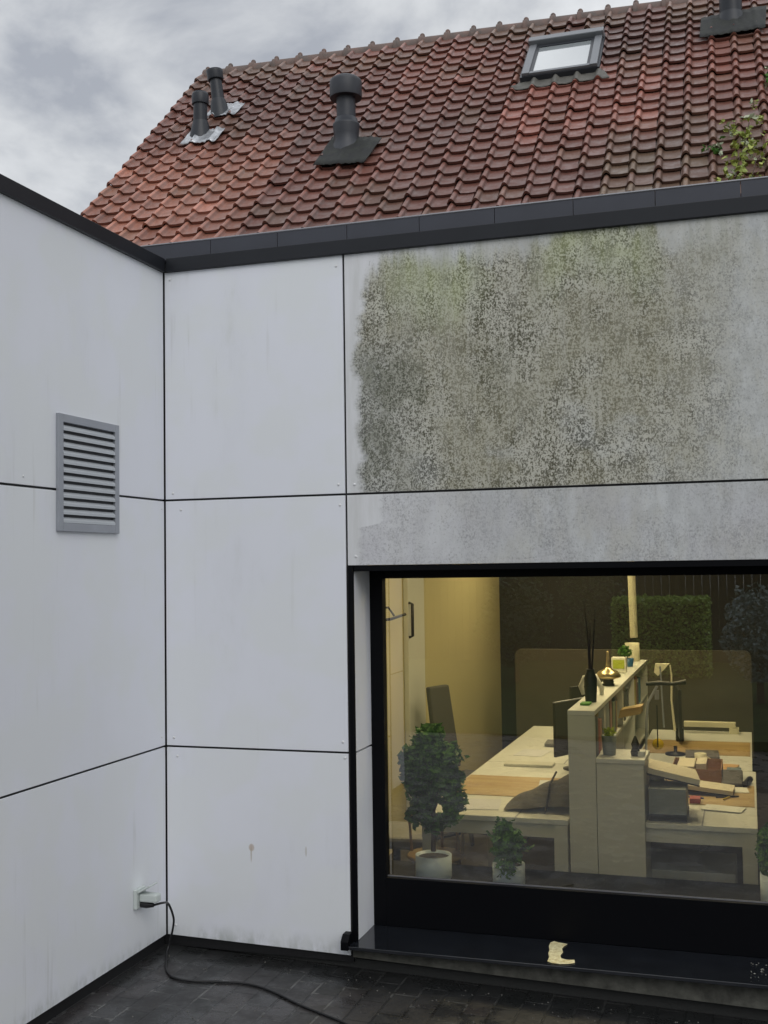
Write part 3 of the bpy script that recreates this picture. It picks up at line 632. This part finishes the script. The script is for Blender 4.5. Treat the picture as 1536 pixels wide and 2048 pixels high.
# bookcase divider
ZC = 1.077
bc = thing('bookcase', (2.0, 2.3, ZF), 'tall narrow white bookcase dividing the two rows of desks, open to the right', 'bookcase')
mb = MB(); mb.box((1.931, .735, ZC-.025), (2.071, 3.95, ZC)); part('top', mb, WHI, bc, bevel=.002)
part('end_panel', MB().box((1.931, .735, ZF), (2.071, .76, ZC-.026)), WH2, bc, bevel=.002)
part('back_panel', MB().box((1.931, .761, ZF), (1.945, 3.94, ZC-.026)), WH2, bc)
for z_ in (.53, .80): part('shelf', MB().box((1.946, .761, z_), (2.069, 3.93, z_+.018)), WHI, bc)
for y_ in (1.35, 2.10, 2.85, 3.93): part('divider', MB().box((1.946, y_, ZF), (2.069, y_+.018, ZC-.026)), WHI, bc)
bcol = [(.45, .25, .2), (.12, .12, .12), (.5, .48, .4), (.1, .25, .35), (.35, .1, .08), (.6, .58, .5), (.25, .3, .2), (.4, .35, .15)]
BM = [mat('book_%d' % i, c, .6) for i, c in enumerate(bcol)]
bl_n = ['pinkish brown', 'black', 'cream', 'blue', 'dark red', 'white', 'grey green', 'ochre']
R = random.Random(5); y_ = .775; k = 0
ordn = 'first second third fourth fifth sixth seventh eighth ninth tenth eleventh twelfth'.split()
bays = [(.775, 1.345, 'nearest'), (1.372, 2.095, 'second nearest'), (2.122, 2.845, 'third nearest'), (2.872, 3.5, 'farthest')]
for (ya, yb, bn) in bays:
    y_ = ya; k = 0
    while y_ < yb-.09 and k < 8:
        wd = R.uniform(.06, .085); hgt = R.uniform(.15, .225); ci = [0, 1, 5, 3, 2, 1, 0, 6, 1, 4, 7][(k+len(bn)) % 11]
        tag(MB().box((1.96, y_, .8185), (1.96+R.uniform(.085, .105), y_+wd-.002, .8185+hgt)).build('binder', BM[ci]), bl_n[ci]+' binder, '+ordn[k]+' from the window end in the '+bn+' shelf bay', 'binder', 'binders on the bookcase shelf')
        y_ += wd; k += 1
# low cabinet
lc = thing('low_cabinet', (2.2, .85, ZF), 'low white cabinet standing at the near end of the tall bookcase', 'cabinet')
part('body', MB().box((2.0735, .738, ZF), (2.312, 1.04, .812)), WH2, lc, bevel=.003)
part('top', MB().box((2.073, .730, .8125), (2.318, 1.05, .836)), WHI, lc, bevel=.002)
# things on the low cabinet
def pot(x_, y_, z_, r0, r1, h, m_, soil, name='pot'):
    return MB().lathe((x_, y_, z_), [(r0, 0), (r1, h), (r1-.007, h), (r1-.01, h-.03), (.0001, h-.03)], 28)
SOIL = mat('soil', (.03, .022, .016), .95); GRP = mat('pot_grey', (.22, .24, .23), .5); LIME = mat('lime', (.42, .48, .04), .5); WPOT = mat('pot_white', (.66, .76, .84), .35)
t = thing('potted_succulent', (2.125, .86, .837), 'small grey pot with a lime green ball of leaves on the low cabinet', 'plant')
part('pot', MB().lathe((2.127, .86, .8365), [(.032, 0), (.040, .10), (.034, .10), (.0001, .09)], 20), GRP, t); mb = MB(); leaves(mb, (2.127, .86, .955), (.04, .035, .03), 120, .022, 3, .2); part('leaves', mb, LIME, t)
FIG = mat('figure_dark', (.05, .045, .04), .5)
tag(MB().lathe((2.262, .85, .8365), [(.022, 0), (.026, .02), (.016, .04), (.022, .06), (.014, .08), (.006, .10), (.0001, .105)], 12).build('figurine', FIG), 'small dark carved figurine on the low cabinet', 'figurine')
tag(MB().box((2.275, .83, .8365), (2.31, .90, .862)).build('note_block', WHI), 'small white note block beside the dark figurine', 'block')
# things on the tall bookcase
def P_(px, py): return onZ(px, py, ZC)
v = P_(1182, 1404)
t = thing('vase', v, 'black vase with two tall dark reeds on the near end of the bookcase', 'vase')
part('vessel', MB().lathe((v.x, v.y, ZC), [(.030, 0), (.034, .06), (.036, .13), (.024, .16), (.020, .17), (.024, .18)], 20), RUB, t)
mb = MB(); mb.tube([(v.x-.002, v.y, ZC+.1), (v.x-.01, v.y, ZC+.35), (v.x-.028, v.y, ZC+.56)], [.006, .005, .002], 5); mb.tube([(v.x+.004, v.y, ZC+.1), (v.x+.02, v.y, ZC+.33), (v.x+.035, v.y, ZC+.52)], [.006, .005, .002], 5); mb.tube([(v.x+.0, v.y, ZC+.1), (v.x+.0, v.y, ZC+.3), (v.x+.004, v.y, ZC+.42)], [.006, .005, .002], 5)
part('reeds', mb, RUB, t)
WHO = mat('ornament_white', (.75, .73, .62), .4); GOLD = mat('brass', (.62, .50, .28), .28, metal=.8); CREAM = mat('cream', (.66, .62, .44), .5)
q = P_(1160, 1400); tag(MB().tube([(q.x-.012, q.y+.25, ZC+.003), (q.x-.028, q.y+.25, ZC+.05), (q.x-.006, q.y+.25, ZC+.10), (q.x+.055, q.y+.25, ZC+.11), (q.x+.09, q.y+.25, ZC+.04), (q.x+.09, q.y+.25, ZC+.003)], [.014, .016, .017, .016, .014, .012], 8).build('white_ornament', WHO), 'white bent ornament behind the black vase', 'ornament')
q = P_(1160, 1411); tag(MB().box((q.x, q.y, ZC+.0005), (q.x+.05, q.y+.09, ZC+.012)).build('note_pad', mat('green_pad', (.10, .30, .04), .6)), 'green pad lying in front of the black vase', 'pad')
q = P_(1217, 1371); t = thing('brass_lamp', q, 'brass dome with a tall spike and striped foot on the bookcase', 'lamp')
part('foot', MB().lathe((q.x, q.y, ZC), [(.036, 0), (.038, .012), (.030, .014), (.036, .026), (.030, .030), (.034, .042)], 20), FIG, t)
part('dome', MB().lathe((q.x, q.y, ZC+.040), [(.035, 0), (.075, .012), (.078, .024), (.060, .048), (.028, .062), (.016, .075), (.010, .12), (.006, .17), (.0001, .175)], 28), GOLD, t)
q = P_(1238, 1346); t = thing('square_planter', q, 'white square planter box with a lime green front on the bookcase', 'planter')
part('box', MB().box((q.x-.052, q.y, ZC+.0005), (q.x+.048, q.y+.10, ZC+.105)), WHO, t, bevel=.004)
part('green_front', MB().box((q.x-.04, q.y-.004, ZC+.03), (q.x+.038, q.y-.0005, ZC+.09)), LIME, t)
q = P_(1256, 1333); t = thing('blue_pot', q, 'small blue pot with a green plant behind the square planter', 'plant')
part('pot', MB().lathe((q.x, q.y, ZC), [(.035, 0), (.045, .06), (.038, .06), (.0001, .05)], 18), mat('blue', (.03, .12, .25), .4), t); mb = MB(); leaves(mb, (q.x-.02, q.y, ZC+.105), (.06, .05, .06), 90, .04, 8, .2); part('leaves', mb, LEAF, t)
q = P_(1265, 1322); tag(MB().lathe((q.x, q.y, ZC), [(.055, 0), (.055, .14), (.048, .14), (.045, .12), (.0001, .12)], 24).build('cylinder_pot', CREAM), 'tall plain cream cylinder pot at the far end of the bookcase', 'pot')
# pale power pole behind
q = onY(1268, 1275, 5.2); tag(MB().tube([(q.x, 5.2, q.z), (q.x-.02, 5.2, 2.5)], .035, 12).build('service_pole', CREAM), 'pale vertical service pole coming down from the ceiling behind the bookcase', 'pole')
# screen partition
a = onY(1030, 1298, 5.4); b = onY(1502, 1300, 5.4); SCRN = mat('screen_grey', (.11, .10, .075), .9, vary=.15, vscale=2)
pts = []
for cx_, cz_, a0_ in ((b.x-.06, a.z-.06, 0), (a.x+.06, a.z-.06, 90)):
    for k in range(6): an = math.radians(a0_+k*18); pts.append((cx_+.06*math.cos(an), 5.4, cz_+.06*math.sin(an)))
pts += [(a.x, 5.4, .1), (b.x, 5.4, .1)]
t = thing('acoustic_screen', ((a.x+b.x)/2, 5.4, ZF), 'wide grey brown acoustic screen with rounded corners across the back of the office', 'screen')
part('panel', MB().prism(pts, (0, .05, 0)), SCRN, t); 
for fx in (a.x+.2, b.x-.25): part('foot', MB().box((fx, 5.35, ZF), (fx+.05, 5.5, .1)), RUB, t)
# monitor on the left desk
MON = mat('monitor_dark', (.025, .022, .018), .35)
m0, m1 = onZ(1100, 1440, ZD), None
t = thing('monitor', (1.72, 2.0, ZD), 'dark computer monitor turned towards the left on the near left desk', 'monitor')
A = Vector((1.64, 2.02)); B_ = Vector((1.83, 2.42)); d2_ = (B_-A).normalized(); n2_ = Vector((d2_.y, -d2_.x))*.02
def vert_panel(A, B, n, z0, z1): return MB().prism([(A.x, A.y, z0), (B.x, B.y, z0), (B.x, B.y, z1), (A.x, A.y, z1)], (n.x, n.y, 0))
part('screen', vert_panel(A, B_, n2_, ZD+.10, ZD+.44), MON, t, bevel=.003); part('bezel', vert_panel(A, B_, n2_, ZD+.4405, ZD+.446), LIPM, t)
part('stand', MB().tube([(1.76, 2.2, ZD+.004), (1.76, 2.2, ZD+.2)], .02, 10).lathe((1.76, 2.2, ZD+.001), [(.09, 0), (.09, .008), (.02, .014)], 20), MON, t)
MON2 = thing('monitor', (1.72, 3.1, ZD), 'dark computer monitor farther back on the far left desk', 'monitor')
A = Vector((1.60, 3.0)); B_ = Vector((1.84, 3.42)); part('screen', vert_panel(A, B_, Vector((.015, -.01)), ZD+.10, ZD+.44), MON, MON2); part('stand', MB().tube([(1.74, 3.24, ZD), (1.74, 3.24, ZD+.2)], .02, 8), MON, MON2)
a = onZ(1010, 1530, ZD); tag(MB().box((a.x, a.y-.05, ZD+.0005), (1.60, a.y+.08, ZD+.018)).build('keyboard', WH2, bevel=.004), 'slim pale keyboard in front of the dark monitor', 'keyboard')
CLO = mat('cloth_grey', (.13, .12, .095), .9, vary=.3, vscale=12)
mb = MB(); vs = []; fs = []; nu, nv = 18, 10
for j in range(nv+1):
    for i in range(nu+1):
        s_, t_ = i/nu, j/nv; h_ = (.02+.17*s_**.8)*math.sin(math.pi*min(1, t_*.92+.04))**.7*(1+.05*math.sin(i*.9+j)); vs.append((1.56+.365*s_, .84+.34*t_+.012*math.sin(i*.7), ZD+.002+h_))
for j in range(nv):
    for i in range(nu): k = j*(nu+1)+i; fs.append((k, k+1, k+nu+2, k+nu+1))
mb.add(vs, fs, True); t = thing('cloth_bag', (1.75, 1.0, ZD), 'grey fabric bag slumped against the bookcase on the near left desk', 'bag'); part('body', mb, CLO, t)
part('strap', MB().tube([(1.79, .83, ZD+.01), (1.80, .92, ZD+.14), (1.82, 1.02, ZD+.19)], .006, 6), RUB, t)
for k, (x0_, y0_, w_, h_, r_) in enumerate(((1.30, .85, .21, .28, .15), (1.27, 2.62, .2, .28, -.1))):
    tag(MB().box((x0_, y0_, ZD+.0005), (x0_+w_, y0_+h_, ZD+.003), rz=r_).build('paper_sheet', mat('paper%d' % k, (.6, .6, .62), .8)), ['pale sheet of paper on the near left desk', 'white sheet of paper on the far left desk'][k], 'paper')
# right desk items
CARD = mat('cardboard', (.30, .16, .07), .8); PAPR = mat('paper_cream', (.62, .56, .42), .8)
t = thing('cardboard_tray', (2.5, 1.95, ZD), 'brown open cardboard tray with papers on the near right desk', 'box')
mb = MB(); x0_, x1_, y0_, y1_ = 2.37, 2.66, 1.88, 2.28
mb.box((x0_, y0_, ZD+.005), (x1_, y1_, ZD+.012)); mb.box((x0_, y0_, ZD+.012), (x1_, y0_+.005, ZD+.085)); mb.box((x0_, y1_-.005, ZD+.012), (x1_, y1_, ZD+.085)); mb.box((x0_, y0_+.005, ZD+.012), (x0_+.005, y1_-.005, ZD+.085)); mb.box((x1_-.005, y0_+.005, ZD+.012), (x1_, y1_-.005, ZD+.085)); part('tray', mb, CARD, t)
part('papers', MB().box((x0_+.03, y0_+.05, ZD+.013), (x0_+.13, y1_-.03, ZD+.09)).box((x0_+.14, y0_+.1, ZD+.013), (x0_+.2, y1_-.05, ZD+.1)), PAPR, t)
tag(MB().box((2.685, 2.05, ZD+.0045), (2.77, 2.2, ZD+.05)).build('blue_box', mat('blue_grey', (.12, .17, .20), .6), bevel=.003), 'small blue grey box right of the cardboard tray', 'box')
t = thing('desk_telephone', (2.72, 1.83, ZD), 'dark desk telephone near the right edge of the near right desk', 'telephone')
part('base', MB().prism([(2.66, 1.80, ZD+.005), (2.66, 1.98, ZD+.005), (2.66, 1.98, ZD+.075), (2.66, 1.80, ZD+.025)], (.12, 0, 0)), FIG, t, bevel=.006)
part('handset', MB().tube([(2.79, 1.80, ZD+.02), (2.80, 1.84, ZD+.032), (2.81, 1.93, ZD+.03), (2.82, 1.98, ZD+.02)], [.02, .012, .012, .02], 8), RUB, t)
def book(x0, y0, w_, l_, z_, th, rz, tilt, name, label, m_, cat_='book', edge=True):
    t = thing(name, (x0, y0, z_), label, cat_); R = Matrix.Rotation(rz, 4, 'Z')@Matrix.Rotation(tilt, 4, 'Y')
    def bx(a, b, mm, nm):
        mb = MB().box(a, b); mb.v = [tuple((R@Vector(v))+Vector((x0, y0, z_))) for v in mb.v]; part(nm, mb, mm, t)
    bx((0, 0, 0), (w_, l_, th*.2), RUB, 'cover'); bx((.003, .003, th*.2+.0003), (w_-.003, l_-.003, th), m_, 'pages'); return t
book(2.325, .80, .19, .24, ZD+.005, .16, 0, 0, 'letter_tray', 'grey letter tray stacked under the tilted ring binder', GRP, 'tray')
book(2.315, .86, .27, .32, ZD+.225, .035, .12, .22, 'ring_binder', 'pale thick ring binder tilted on top of the letter tray', PAPR)
book(2.42, 1.50, .31, .20, ZD+.035, .03, -.05, .09, 'open_book', 'open white book lying on the wooden strip of the near right desk', PAPR)
tag(MB().box((2.505, 1.27, ZD+.005), (2.56, 1.36, ZD+.03)).build('eraser', mat('red', (.35, .05, .04), .6)), 'small dull red block beside the tilted binder', 'block')
q = onZ(1318, 1566, ZD); tag(MB().lathe((2.30, 1.62, ZD+.004), [(.05, 0), (.055, .05), (.04, .08), (.03, .09), (.0001, .09)], 16).build('pen_pot', RUB), 'black squat pen pot beside the low cabinet', 'pot')
# desk lamps with jointed arms, far right desk
t = thing('desk_lamp', (2.42, 2.9, ZD), 'tall jointed metal desk lamp standing on the far right desk behind the bookcase', 'lamp')
def Y3(px, py, y_): return onY(px, py, y_)
part('arm', MB().tube([Y3(1328, 1455, 2.9), Y3(1322, 1360, 2.9), Y3(1320, 1332, 2.9)], .006, 8), ALU, t)
part('head', MB().prism([Y3(1308, 1345, 2.9), Y3(1310, 1328, 2.9), Y3(1338, 1328, 2.9), Y3(1316, 1352, 2.9)], (0, .06, 0)), CREAM, t)
part('strut', MB().tube([Y3(1340, 1330, 2.9), Y3(1343, 1350, 2.9), Y3(1343, 1400, 2.9), Y3(1350, 1462, 2.9)], [.005, .006, .007, .010], 8), CREAM, t)
part('base', MB().lathe((Y3(1350, 1460, 2.9).x, 2.9, ZD+.001), [(.07, 0), (.07, .012), (.012, .02), (.012, .06)], 20), RUB, t)
t = thing('camera_arm', (2.36, 2.6, ZD), 'dark microphone arm with a horizontal pale head beside the jointed lamp', 'arm')
part('boom', MB().tube([Y3(1292, 1368, 2.6), Y3(1318, 1366, 2.6), Y3(1345, 1368, 2.6), Y3(1372, 1364, 2.6)], [.012, .016, .012, .018], 8), RUB, t)
part('post', MB().tube([Y3(1292, 1515, 2.6), Y3(1293, 1440, 2.6), Y3(1296, 1405, 2.6), Y3(1314, 1372, 2.6)], .009, 8), ALU, t)
part('clip', MB().box((Y3(1310, 1398, 2.6).x, 2.57, Y3(1310, 1398, 2.6).z), (Y3(1318, 1380, 2.6).x, 2.60, Y3(1318, 1380, 2.6).z)), LIPM, t)
q = Y3(1316, 1488, 2.3); YEL = mat('yellow', (.60, .42, .03), .5)
t = thing('yellow_tag', q, 'round yellow tag hanging on a dark cord over the right desks', 'tag')
part('disc', MB().lathe((q.x, 2.3, q.z), [(.0001, -.008), (.034, -.006), (.036, 0), (.034, .006), (.0001, .008)], 20, Vector((0, 1, 0))), YEL, t); part('cord', MB().tube([(q.x, 2.29, q.z-.02), (q.x, 2.29, q.z+.03), (q.x, 2.29, q.z+.25)], .004, 5), RUB, t)
# wooden flap on the shelf side
tag(MB().prism([Y3(1240, 1420, 2.0), Y3(1284, 1412, 2.0), Y3(1282, 1428, 2.0), Y3(1236, 1437, 2.0)], (0, .14, 0)).build('file_box', WOO, bevel=.003), 'light wooden file box sticking out of the bookcase to the right', 'box')
a = Y3(1368, 1447, 4.0); b = Y3(1472, 1450, 4.0)
t = thing('bar_lamp', (b.x, 4.0, ZD), 'long horizontal pale bar lamp low over the far right desk', 'lamp')
part('bar', MB().box((a.x, 3.97, b.z-.02), (b.x, 4.03, b.z+.02)), CREAM, t, bevel=.004); part('block', MB().box((b.x-.05, 3.96, ZD), (b.x+.02, 4.04, b.z-.021)), CREAM, t)
# black monitor at right far
t = thing('monitor', (2.5, 3.4, ZD), 'dark monitor seen edge on at the far right desk', 'monitor')
part('screen', vert_panel(Vector((2.34, 3.3)), Vector((2.28, 3.75)), Vector((.02, 0)), ZD+.05, ZD+.4), MON, t); part('stand', MB().tube([(2.33, 3.5, ZD), (2.33, 3.5, ZD+.1)], .03, 8), MON, t)
# drawer box under the right desk
tag(MB().box((2.22, 1.05, ZF), (2.74, 1.5, .21)).build('storage_box', WH2, bevel=.006), 'white storage box under the near right desk', 'box')
# chairs
def office_chair(c, rz, label, col, hb_=.52, w_=.38):
    t = thing('office_chair', c, label, 'chair'); R = Matrix.Rotation(rz, 4, 'Z')
    def place(mb): mb.v = [tuple((R@Vector(v))+Vector(c)) for v in mb.v]; return mb
    mb = MB(); mb.prism([(-w_/2, .17, .52), (w_/2, .17, .52), (w_/2-.02, .26, .52+hb_), (-w_/2+.02, .26, .52+hb_)], (0, .045, 0)); part('backrest', place(mb), col, t, bevel=.015)
    part('seat', place(MB().box((-.22, -.24, .42), (.22, .18, .49))), col, t, bevel=.02)
    part('column', place(MB().tube([(0, 0, .08), (0, 0, .42)], .025, 10)), RUB, t)
    mb = MB()
    for k in range(5): an = k*1.2566; mb.tube([(0, 0, .09), (.28*math.cos(an), .28*math.sin(an), .045)], [.022, .014], 6)
    part('base', place(mb), RUB, t); return t
q = Y3(985, 1372, 3.2)
office_chair(Vector((.82, 3.15, ZF)), math.radians(70), 'dark office chair with a tall back at the far left desk', mat('chair_dark', (.07, .065, .055), .8), .62, .30)
office_chair(Vector((.80, 1.35, ZF)), math.radians(95), 'grey upholstered office chair behind the tall ficus', mat('chair_grey', (.25, .24, .20), .85), .60, .34)
# wooden chair behind the ficus
t = thing('wooden_chair', (1.15, .95, ZF), 'orange brown wooden chair behind the tall ficus', 'chair')
part('seat', MB().lathe((1.15, .95, .22), [(.0001, 0), (.15, 0), (.16, .012), (.15, .025), (.0001, .028)], 24), WOO, t)
mb = MB()
for k in range(15): an = math.radians(200+k*10-40); mb
arc = [(1.15+.16*math.cos(math.radians(a_)), .95+.16*math.sin(math.radians(a_)), .44) for a_ in range(0, 181, 15)]
part('back_rail', MB().tube(arc, .016, 8), WOO, t)
for a_ in (10, 50, 90, 130, 170): part('spindle', MB().tube([(1.15+.145*math.cos(math.radians(a_)), .95+.145*math.sin(math.radians(a_)), .24), (1.15+.16*math.cos(math.radians(a_)), .95+.16*math.sin(math.radians(a_)), .44)], .009, 6), WOO, t)
for sx_, sy_ in ((-1, -1), (1, -1), (1, 1), (-1, 1)): part('leg', MB().tube([(1.15+.10*sx_, .95+.10*sy_, .22), (1.15+.15*sx_, .95+.15*sy_, ZF)], [.014, .010], 8), WOO, t)
# plants on the bench
BZ = .2585
def potplant(px, r, h, y_, label, name, crown, trunk=None, m_=LEAF):
    x_ = px; t = thing(name, (x_, y_, BZ), label, 'plant', None)
    part('pot', MB().lathe((x_, y_, BZ), [(r*.97, 0), (r, .004), (r, h), (r*.93, h), (r*.92, h-.015), (.0001, h-.015)], 32), WPOT, t)
    part('soil', MB().lathe((x_, y_, BZ+h-.0145), [(r*.9, 0), (.0001, .006)], 20), SOIL, t)
    if trunk: part('trunk', trunk(x_, y_), BARK, t)
    mb = MB(); crown(mb, x_, y_); part('foliage', mb, m_, t); return t
yp = .335+.12
def ficus_crown(mb, x_, y_):
    hl = (x_+.035, BZ+.345, .034)
    for k, (dx, dz, rx_, rz_, n_) in enumerate(((0, .50, .165, .22, 900), (-.03, .64, .125, .11, 380), (.05, .62, .12, .10, 340), (-.10, .52, .07, .12, 170), (.11, .48, .065, .13, 190), (.07, .33, .09, .08, 170), (-.07, .34, .08, .09, 170), (-.005, .73, .085, .06, 170), (.0, .27, .07, .05, 70), (-.14, .60, .04, .05, 40), (.15, .40, .035, .06, 40))):
        leaves(mb, (x_+dx, y_+.012*((k % 3)-1), BZ+dz-.01), (rx_, min(rx_, .115), rz_), int(n_*1.5), .044, 20+k, .3, hl)
xf = onY(860, 1740, .36).x
potplant(xf, .092, .115, .43, 'tall bushy ficus in a white pot on the inner window bench', 'ficus', ficus_crown, lambda x_, y_: MB().tube([(x_, y_, BZ+.13), (x_+.006, y_, BZ+.28), (x_-.004, y_, BZ+.42), (x_+.01, y_, BZ+.6)], [.014, .012, .009, .005], 8).tube([(x_, y_, BZ+.30), (x_-.05, y_+.01, BZ+.42)], .006, 6).tube([(x_+.004, y_, BZ+.32), (x_+.05, y_-.01, BZ+.45)], .006, 6))
def bush_crown(mb, x_, y_):
    leaves(mb, (x_, y_, BZ+.19), (.11, .085, .11), 520, .042, 41, .3); leaves(mb, (x_-.02, y_-.0, BZ+.26), (.06, .05, .07), 130, .042, 42, .2); leaves(mb, (x_+.01, y_-.075, BZ+.09), (.05, .02, .06), 60, .05, 43, .2)
xb = onY(1013, 1765, .35).x
potplant(xb, .080, .10, .41, 'low bushy green plant in a small white pot on the bench right of the ficus', 'potted_bush', bush_crown, m_=LEAF2)
def rp_crown(mb, x_, y_):
    leaves(mb, (x_, y_, BZ+.24), (.12, .085, .16), 700, .05, 51, .3)
xr = onY(1560, 1790, .36).x
potplant(xr, .085, .13, .42, 'leafy green plant in a white pot cut off by the right edge', 'potted_plant', rp_crown)
# ================================================================== GARDEN behind the camera (seen mirrored in the glass)
def hedge(x0, x1, y0, y1, z0, z1, label, seed, m_, n):
    R = random.Random(seed); mb = MB(); cx_, cy_, cz_ = (x0+x1)/2, (y0+y1)/2, (z0+z1)/2
    mb.box((x0+.08, y0+.08, z0), (x1-.08, y1-.08, z1-.08))
    t = thing('hedge', (cx_, cy_, z0), label, 'hedge'); part('branches', mb, mat('hedge_core', (.02, .035, .012), .9), t)
    ml = MB()
    for i in range(n):
        f_ = R.random()
        if f_ < .35: p = Vector((R.uniform(x0, x1), R.uniform(y0, y1), z1+R.gauss(0, .02)))
        elif f_ < .9: p = Vector((R.uniform(x0, x1), y1+R.gauss(0, .03), R.uniform(z0, z1)))
        else: p = Vector((R.choice((x0, x1)), R.uniform(y0, y1), R.uniform(z0, z1)))
        leaves(ml, p, (.02, .02, .02), 1, .07, R.randrange(10**6), 0)
    part('foliage', ml, m_, t); return t
hy = -13.4
hedge(.66, 2.2, hy-1.0, hy, -.04, 1.22, 'clipped green box hedge across the yard, mirrored in the window', 61, HEDG, 7000)
t = thing('shrub', (3.0, -10.5, -.1), 'blue grey rounded shrub beside the clipped hedge', 'shrub'); mb = MB(); leaves(mb, (2.95, -10.2, .85), (.55, .5, .80), 4200, .075, 71, .5); part('foliage', mb, BLUE, t); part('stem', MB().tube([(2.95, -10.2, -.15), (2.95, -10.2, .5)], [.06, .03], 8), BARK, t)
DGRN = mat('leaf_dark', (.05, .08, .035), .6, col2=(.02, .035, .018), vscale=14)
for k_, (x_, y_, z_, r_, n_, lb_) in enumerate(((-.75, -12.4, .95, .75, 2600, 'dark loose shrub left of the clipped hedge'), (.10, -14.8, 1.5, .7, 2000, 'tall dark shrub between the loose shrub and the hedge'))):
    t = thing('shrub', (x_, y_, -.05), lb_, 'shrub'); mb = MB(); leaves(mb, (x_, y_, z_), (r_, r_*.8, z_*.95), n_, .09, 90+k_, .4); part('foliage', mb, DGRN, t); part('stem', MB().tube([(x_, y_, -.1), (x_, y_, .6)], [.05, .03], 8), BARK, t)
t = thing('timber_fence', (0, -16.5, -.1), 'dark timber fence at the far end of the yard', 'fence')
mb = MB(); x_ = -16
while x_ < 22: mb.box((x_, -16.55, -.2), (x_+.145, -16.52, 1.86)); x_ += .15
part('boards', mb, DRKW, t); 
for k in range(16): part('post', MB().box((-16+k*2.5, -16.51, -.2), (-15.9+k*2.5, -16.41, 1.9)), DRKW, t)
def tree(x_, y_, h_, label, seed, r_):
    R = random.Random(seed); t = thing('tree', (x_, y_, -.15), label, 'tree', 'trees behind the yard fence')
    mb = MB().tube([(x_, y_, -.2), (x_+.1, y_, h_*.35), (x_-.1, y_+.1, h_*.7)], [.22, .15, .06], 10)
    for k in range(6): an = k*1.05; mb.tube([(x_, y_, h_*.35+k*.2), (x_+r_*.6*math.cos(an), y_+r_*.6*math.sin(an), h_*.55+k*.3)], [.07, .02], 6)
    part('trunk', mb, BARK, t); ml = MB()
    for k in range(9): leaves(ml, (x_+R.uniform(-.6, .6)*r_, y_+R.uniform(-.6, .6)*r_, h_*.68+R.uniform(-.28, .3)*h_), (r_*.55, r_*.55, h_*.17), 420, .26, seed*10+k, .4)
    part('crown', ml, LEAF2, t)
for k, (x_, y_, h_, r_) in enumerate(((-12, -34, 7, 2.6), (-3, -33, 6, 2.3), (5, -35, 7.5, 2.8), (13, -33, 6.5, 2.5), (21, -34, 7, 2.7))):
    tree(x_, y_, h_, ['broad tree at the left end of the fence', 'smaller round tree left of centre behind the fence', 'tallest tree in the middle behind the fence', 'round tree right of the tallest tree', 'broad tree at the right end of the fence'][k], 80+k, r_)

# ---- extra desk clutter
CL = [((2.36, 2.30), (.20, .26), .004, (.66, .64, .56), .2, 'white sheet of paper behind the cardboard tray'), ((2.58, 2.33), (.16, .22), .006, (.50, .30, .12), -.15, 'thin orange folder behind the cardboard tray'),
      ((2.60, 1.62), (.21, .15), .003, (.70, .68, .60), .1, 'white sheet of paper in front of the desk telephone'), ((2.36, 1.68), (.12, .16), .03, (.30, .22, .12), .3, 'small brown notebook left of the open book'),
      ((2.58, 1.10), (.21, .14), .003, (.66, .66, .60), -.2, 'white sheet of paper in front of the red block'), ((2.40, 2.75), (.22, .30), .012, (.10, .09, .08), .05, 'flat black folder on the far right desk'),
      ((1.62, 1.46), (.20, .28), .0045, (.62, .63, .64), .12, 'pale sheet of paper on the wooden strip of the near left desk'), ((1.40, 3.05), (.28, .20), .02, (.14, .14, .13), .05, 'closed dark laptop on the far left desk')]
for k, ((x_, y_), (w_, l_), h_, c_, rz_, lab) in enumerate(CL):
    z0 = ZD+.0046
    tag(MB().box((x_, y_, z0), (x_+w_, y_+l_, z0+h_), rz=rz_).build(['paper_sheet', 'folder', 'paper_sheet', 'notebook', 'paper_sheet', 'folder', 'paper_sheet', 'laptop'][k], mat('desk_item_%d' % k, c_, .7)), lab, ['paper', 'folder', 'paper', 'notebook', 'paper', 'folder', 'paper', 'laptop'][k])
t = thing('mug', (2.52, 2.42, ZD), 'small cream mug on the far right desk behind the cardboard tray', 'mug')
part('body', MB().lathe((2.52, 2.42, ZD+.004), [(.034, 0), (.038, .09), (.033, .09), (.0001, .01)], 20), CREAM, t)
part('handle', MB().tube([(2.557, 2.42, ZD+.075), (2.58, 2.42, ZD+.06), (2.58, 2.42, ZD+.035), (2.556, 2.42, ZD+.025)], .005, 8), CREAM, t)
for k, (x_, y_, a_) in enumerate(((2.64, 1.45, .4), (2.68, 1.40, 1.2), (2.45, 1.44, -.3))):
    tag(MB().tube([(x_, y_, ZD+.009), (x_+.13*math.cos(a_), y_+.13*math.sin(a_), ZD+.009)], .0045, 6).build('pen', [RUB, YEL, mat('pen_blue', (.02, .05, .3), .4)][k]), ['black pen lying on the wooden strip of the near right desk', 'yellow pen lying on the wooden strip of the near right desk', 'blue pen lying left of the other pens on the near right desk'][k], 'pen', 'pens on the near right desk')
# ---- fallen leaves and grit on the wet paving
R = random.Random(77)
mb = MB()
for i in range(420):
    x_ = R.uniform(.05, 3.3); y_ = -R.uniform(.05, 1.0)**1.0; rr = R.uniform(.0012, .0038); mb.lathe((x_, y_, gz(x_)), [(rr, 0), (rr*.9, rr*.7), (.0001, rr*1.1)], 5)
tag(mb.build('grit', mat('grit_mix', (.16, .155, .14), .8, vary=.6, vscale=40)), 'fine grit scattered over the wet paving', kind='stuff')
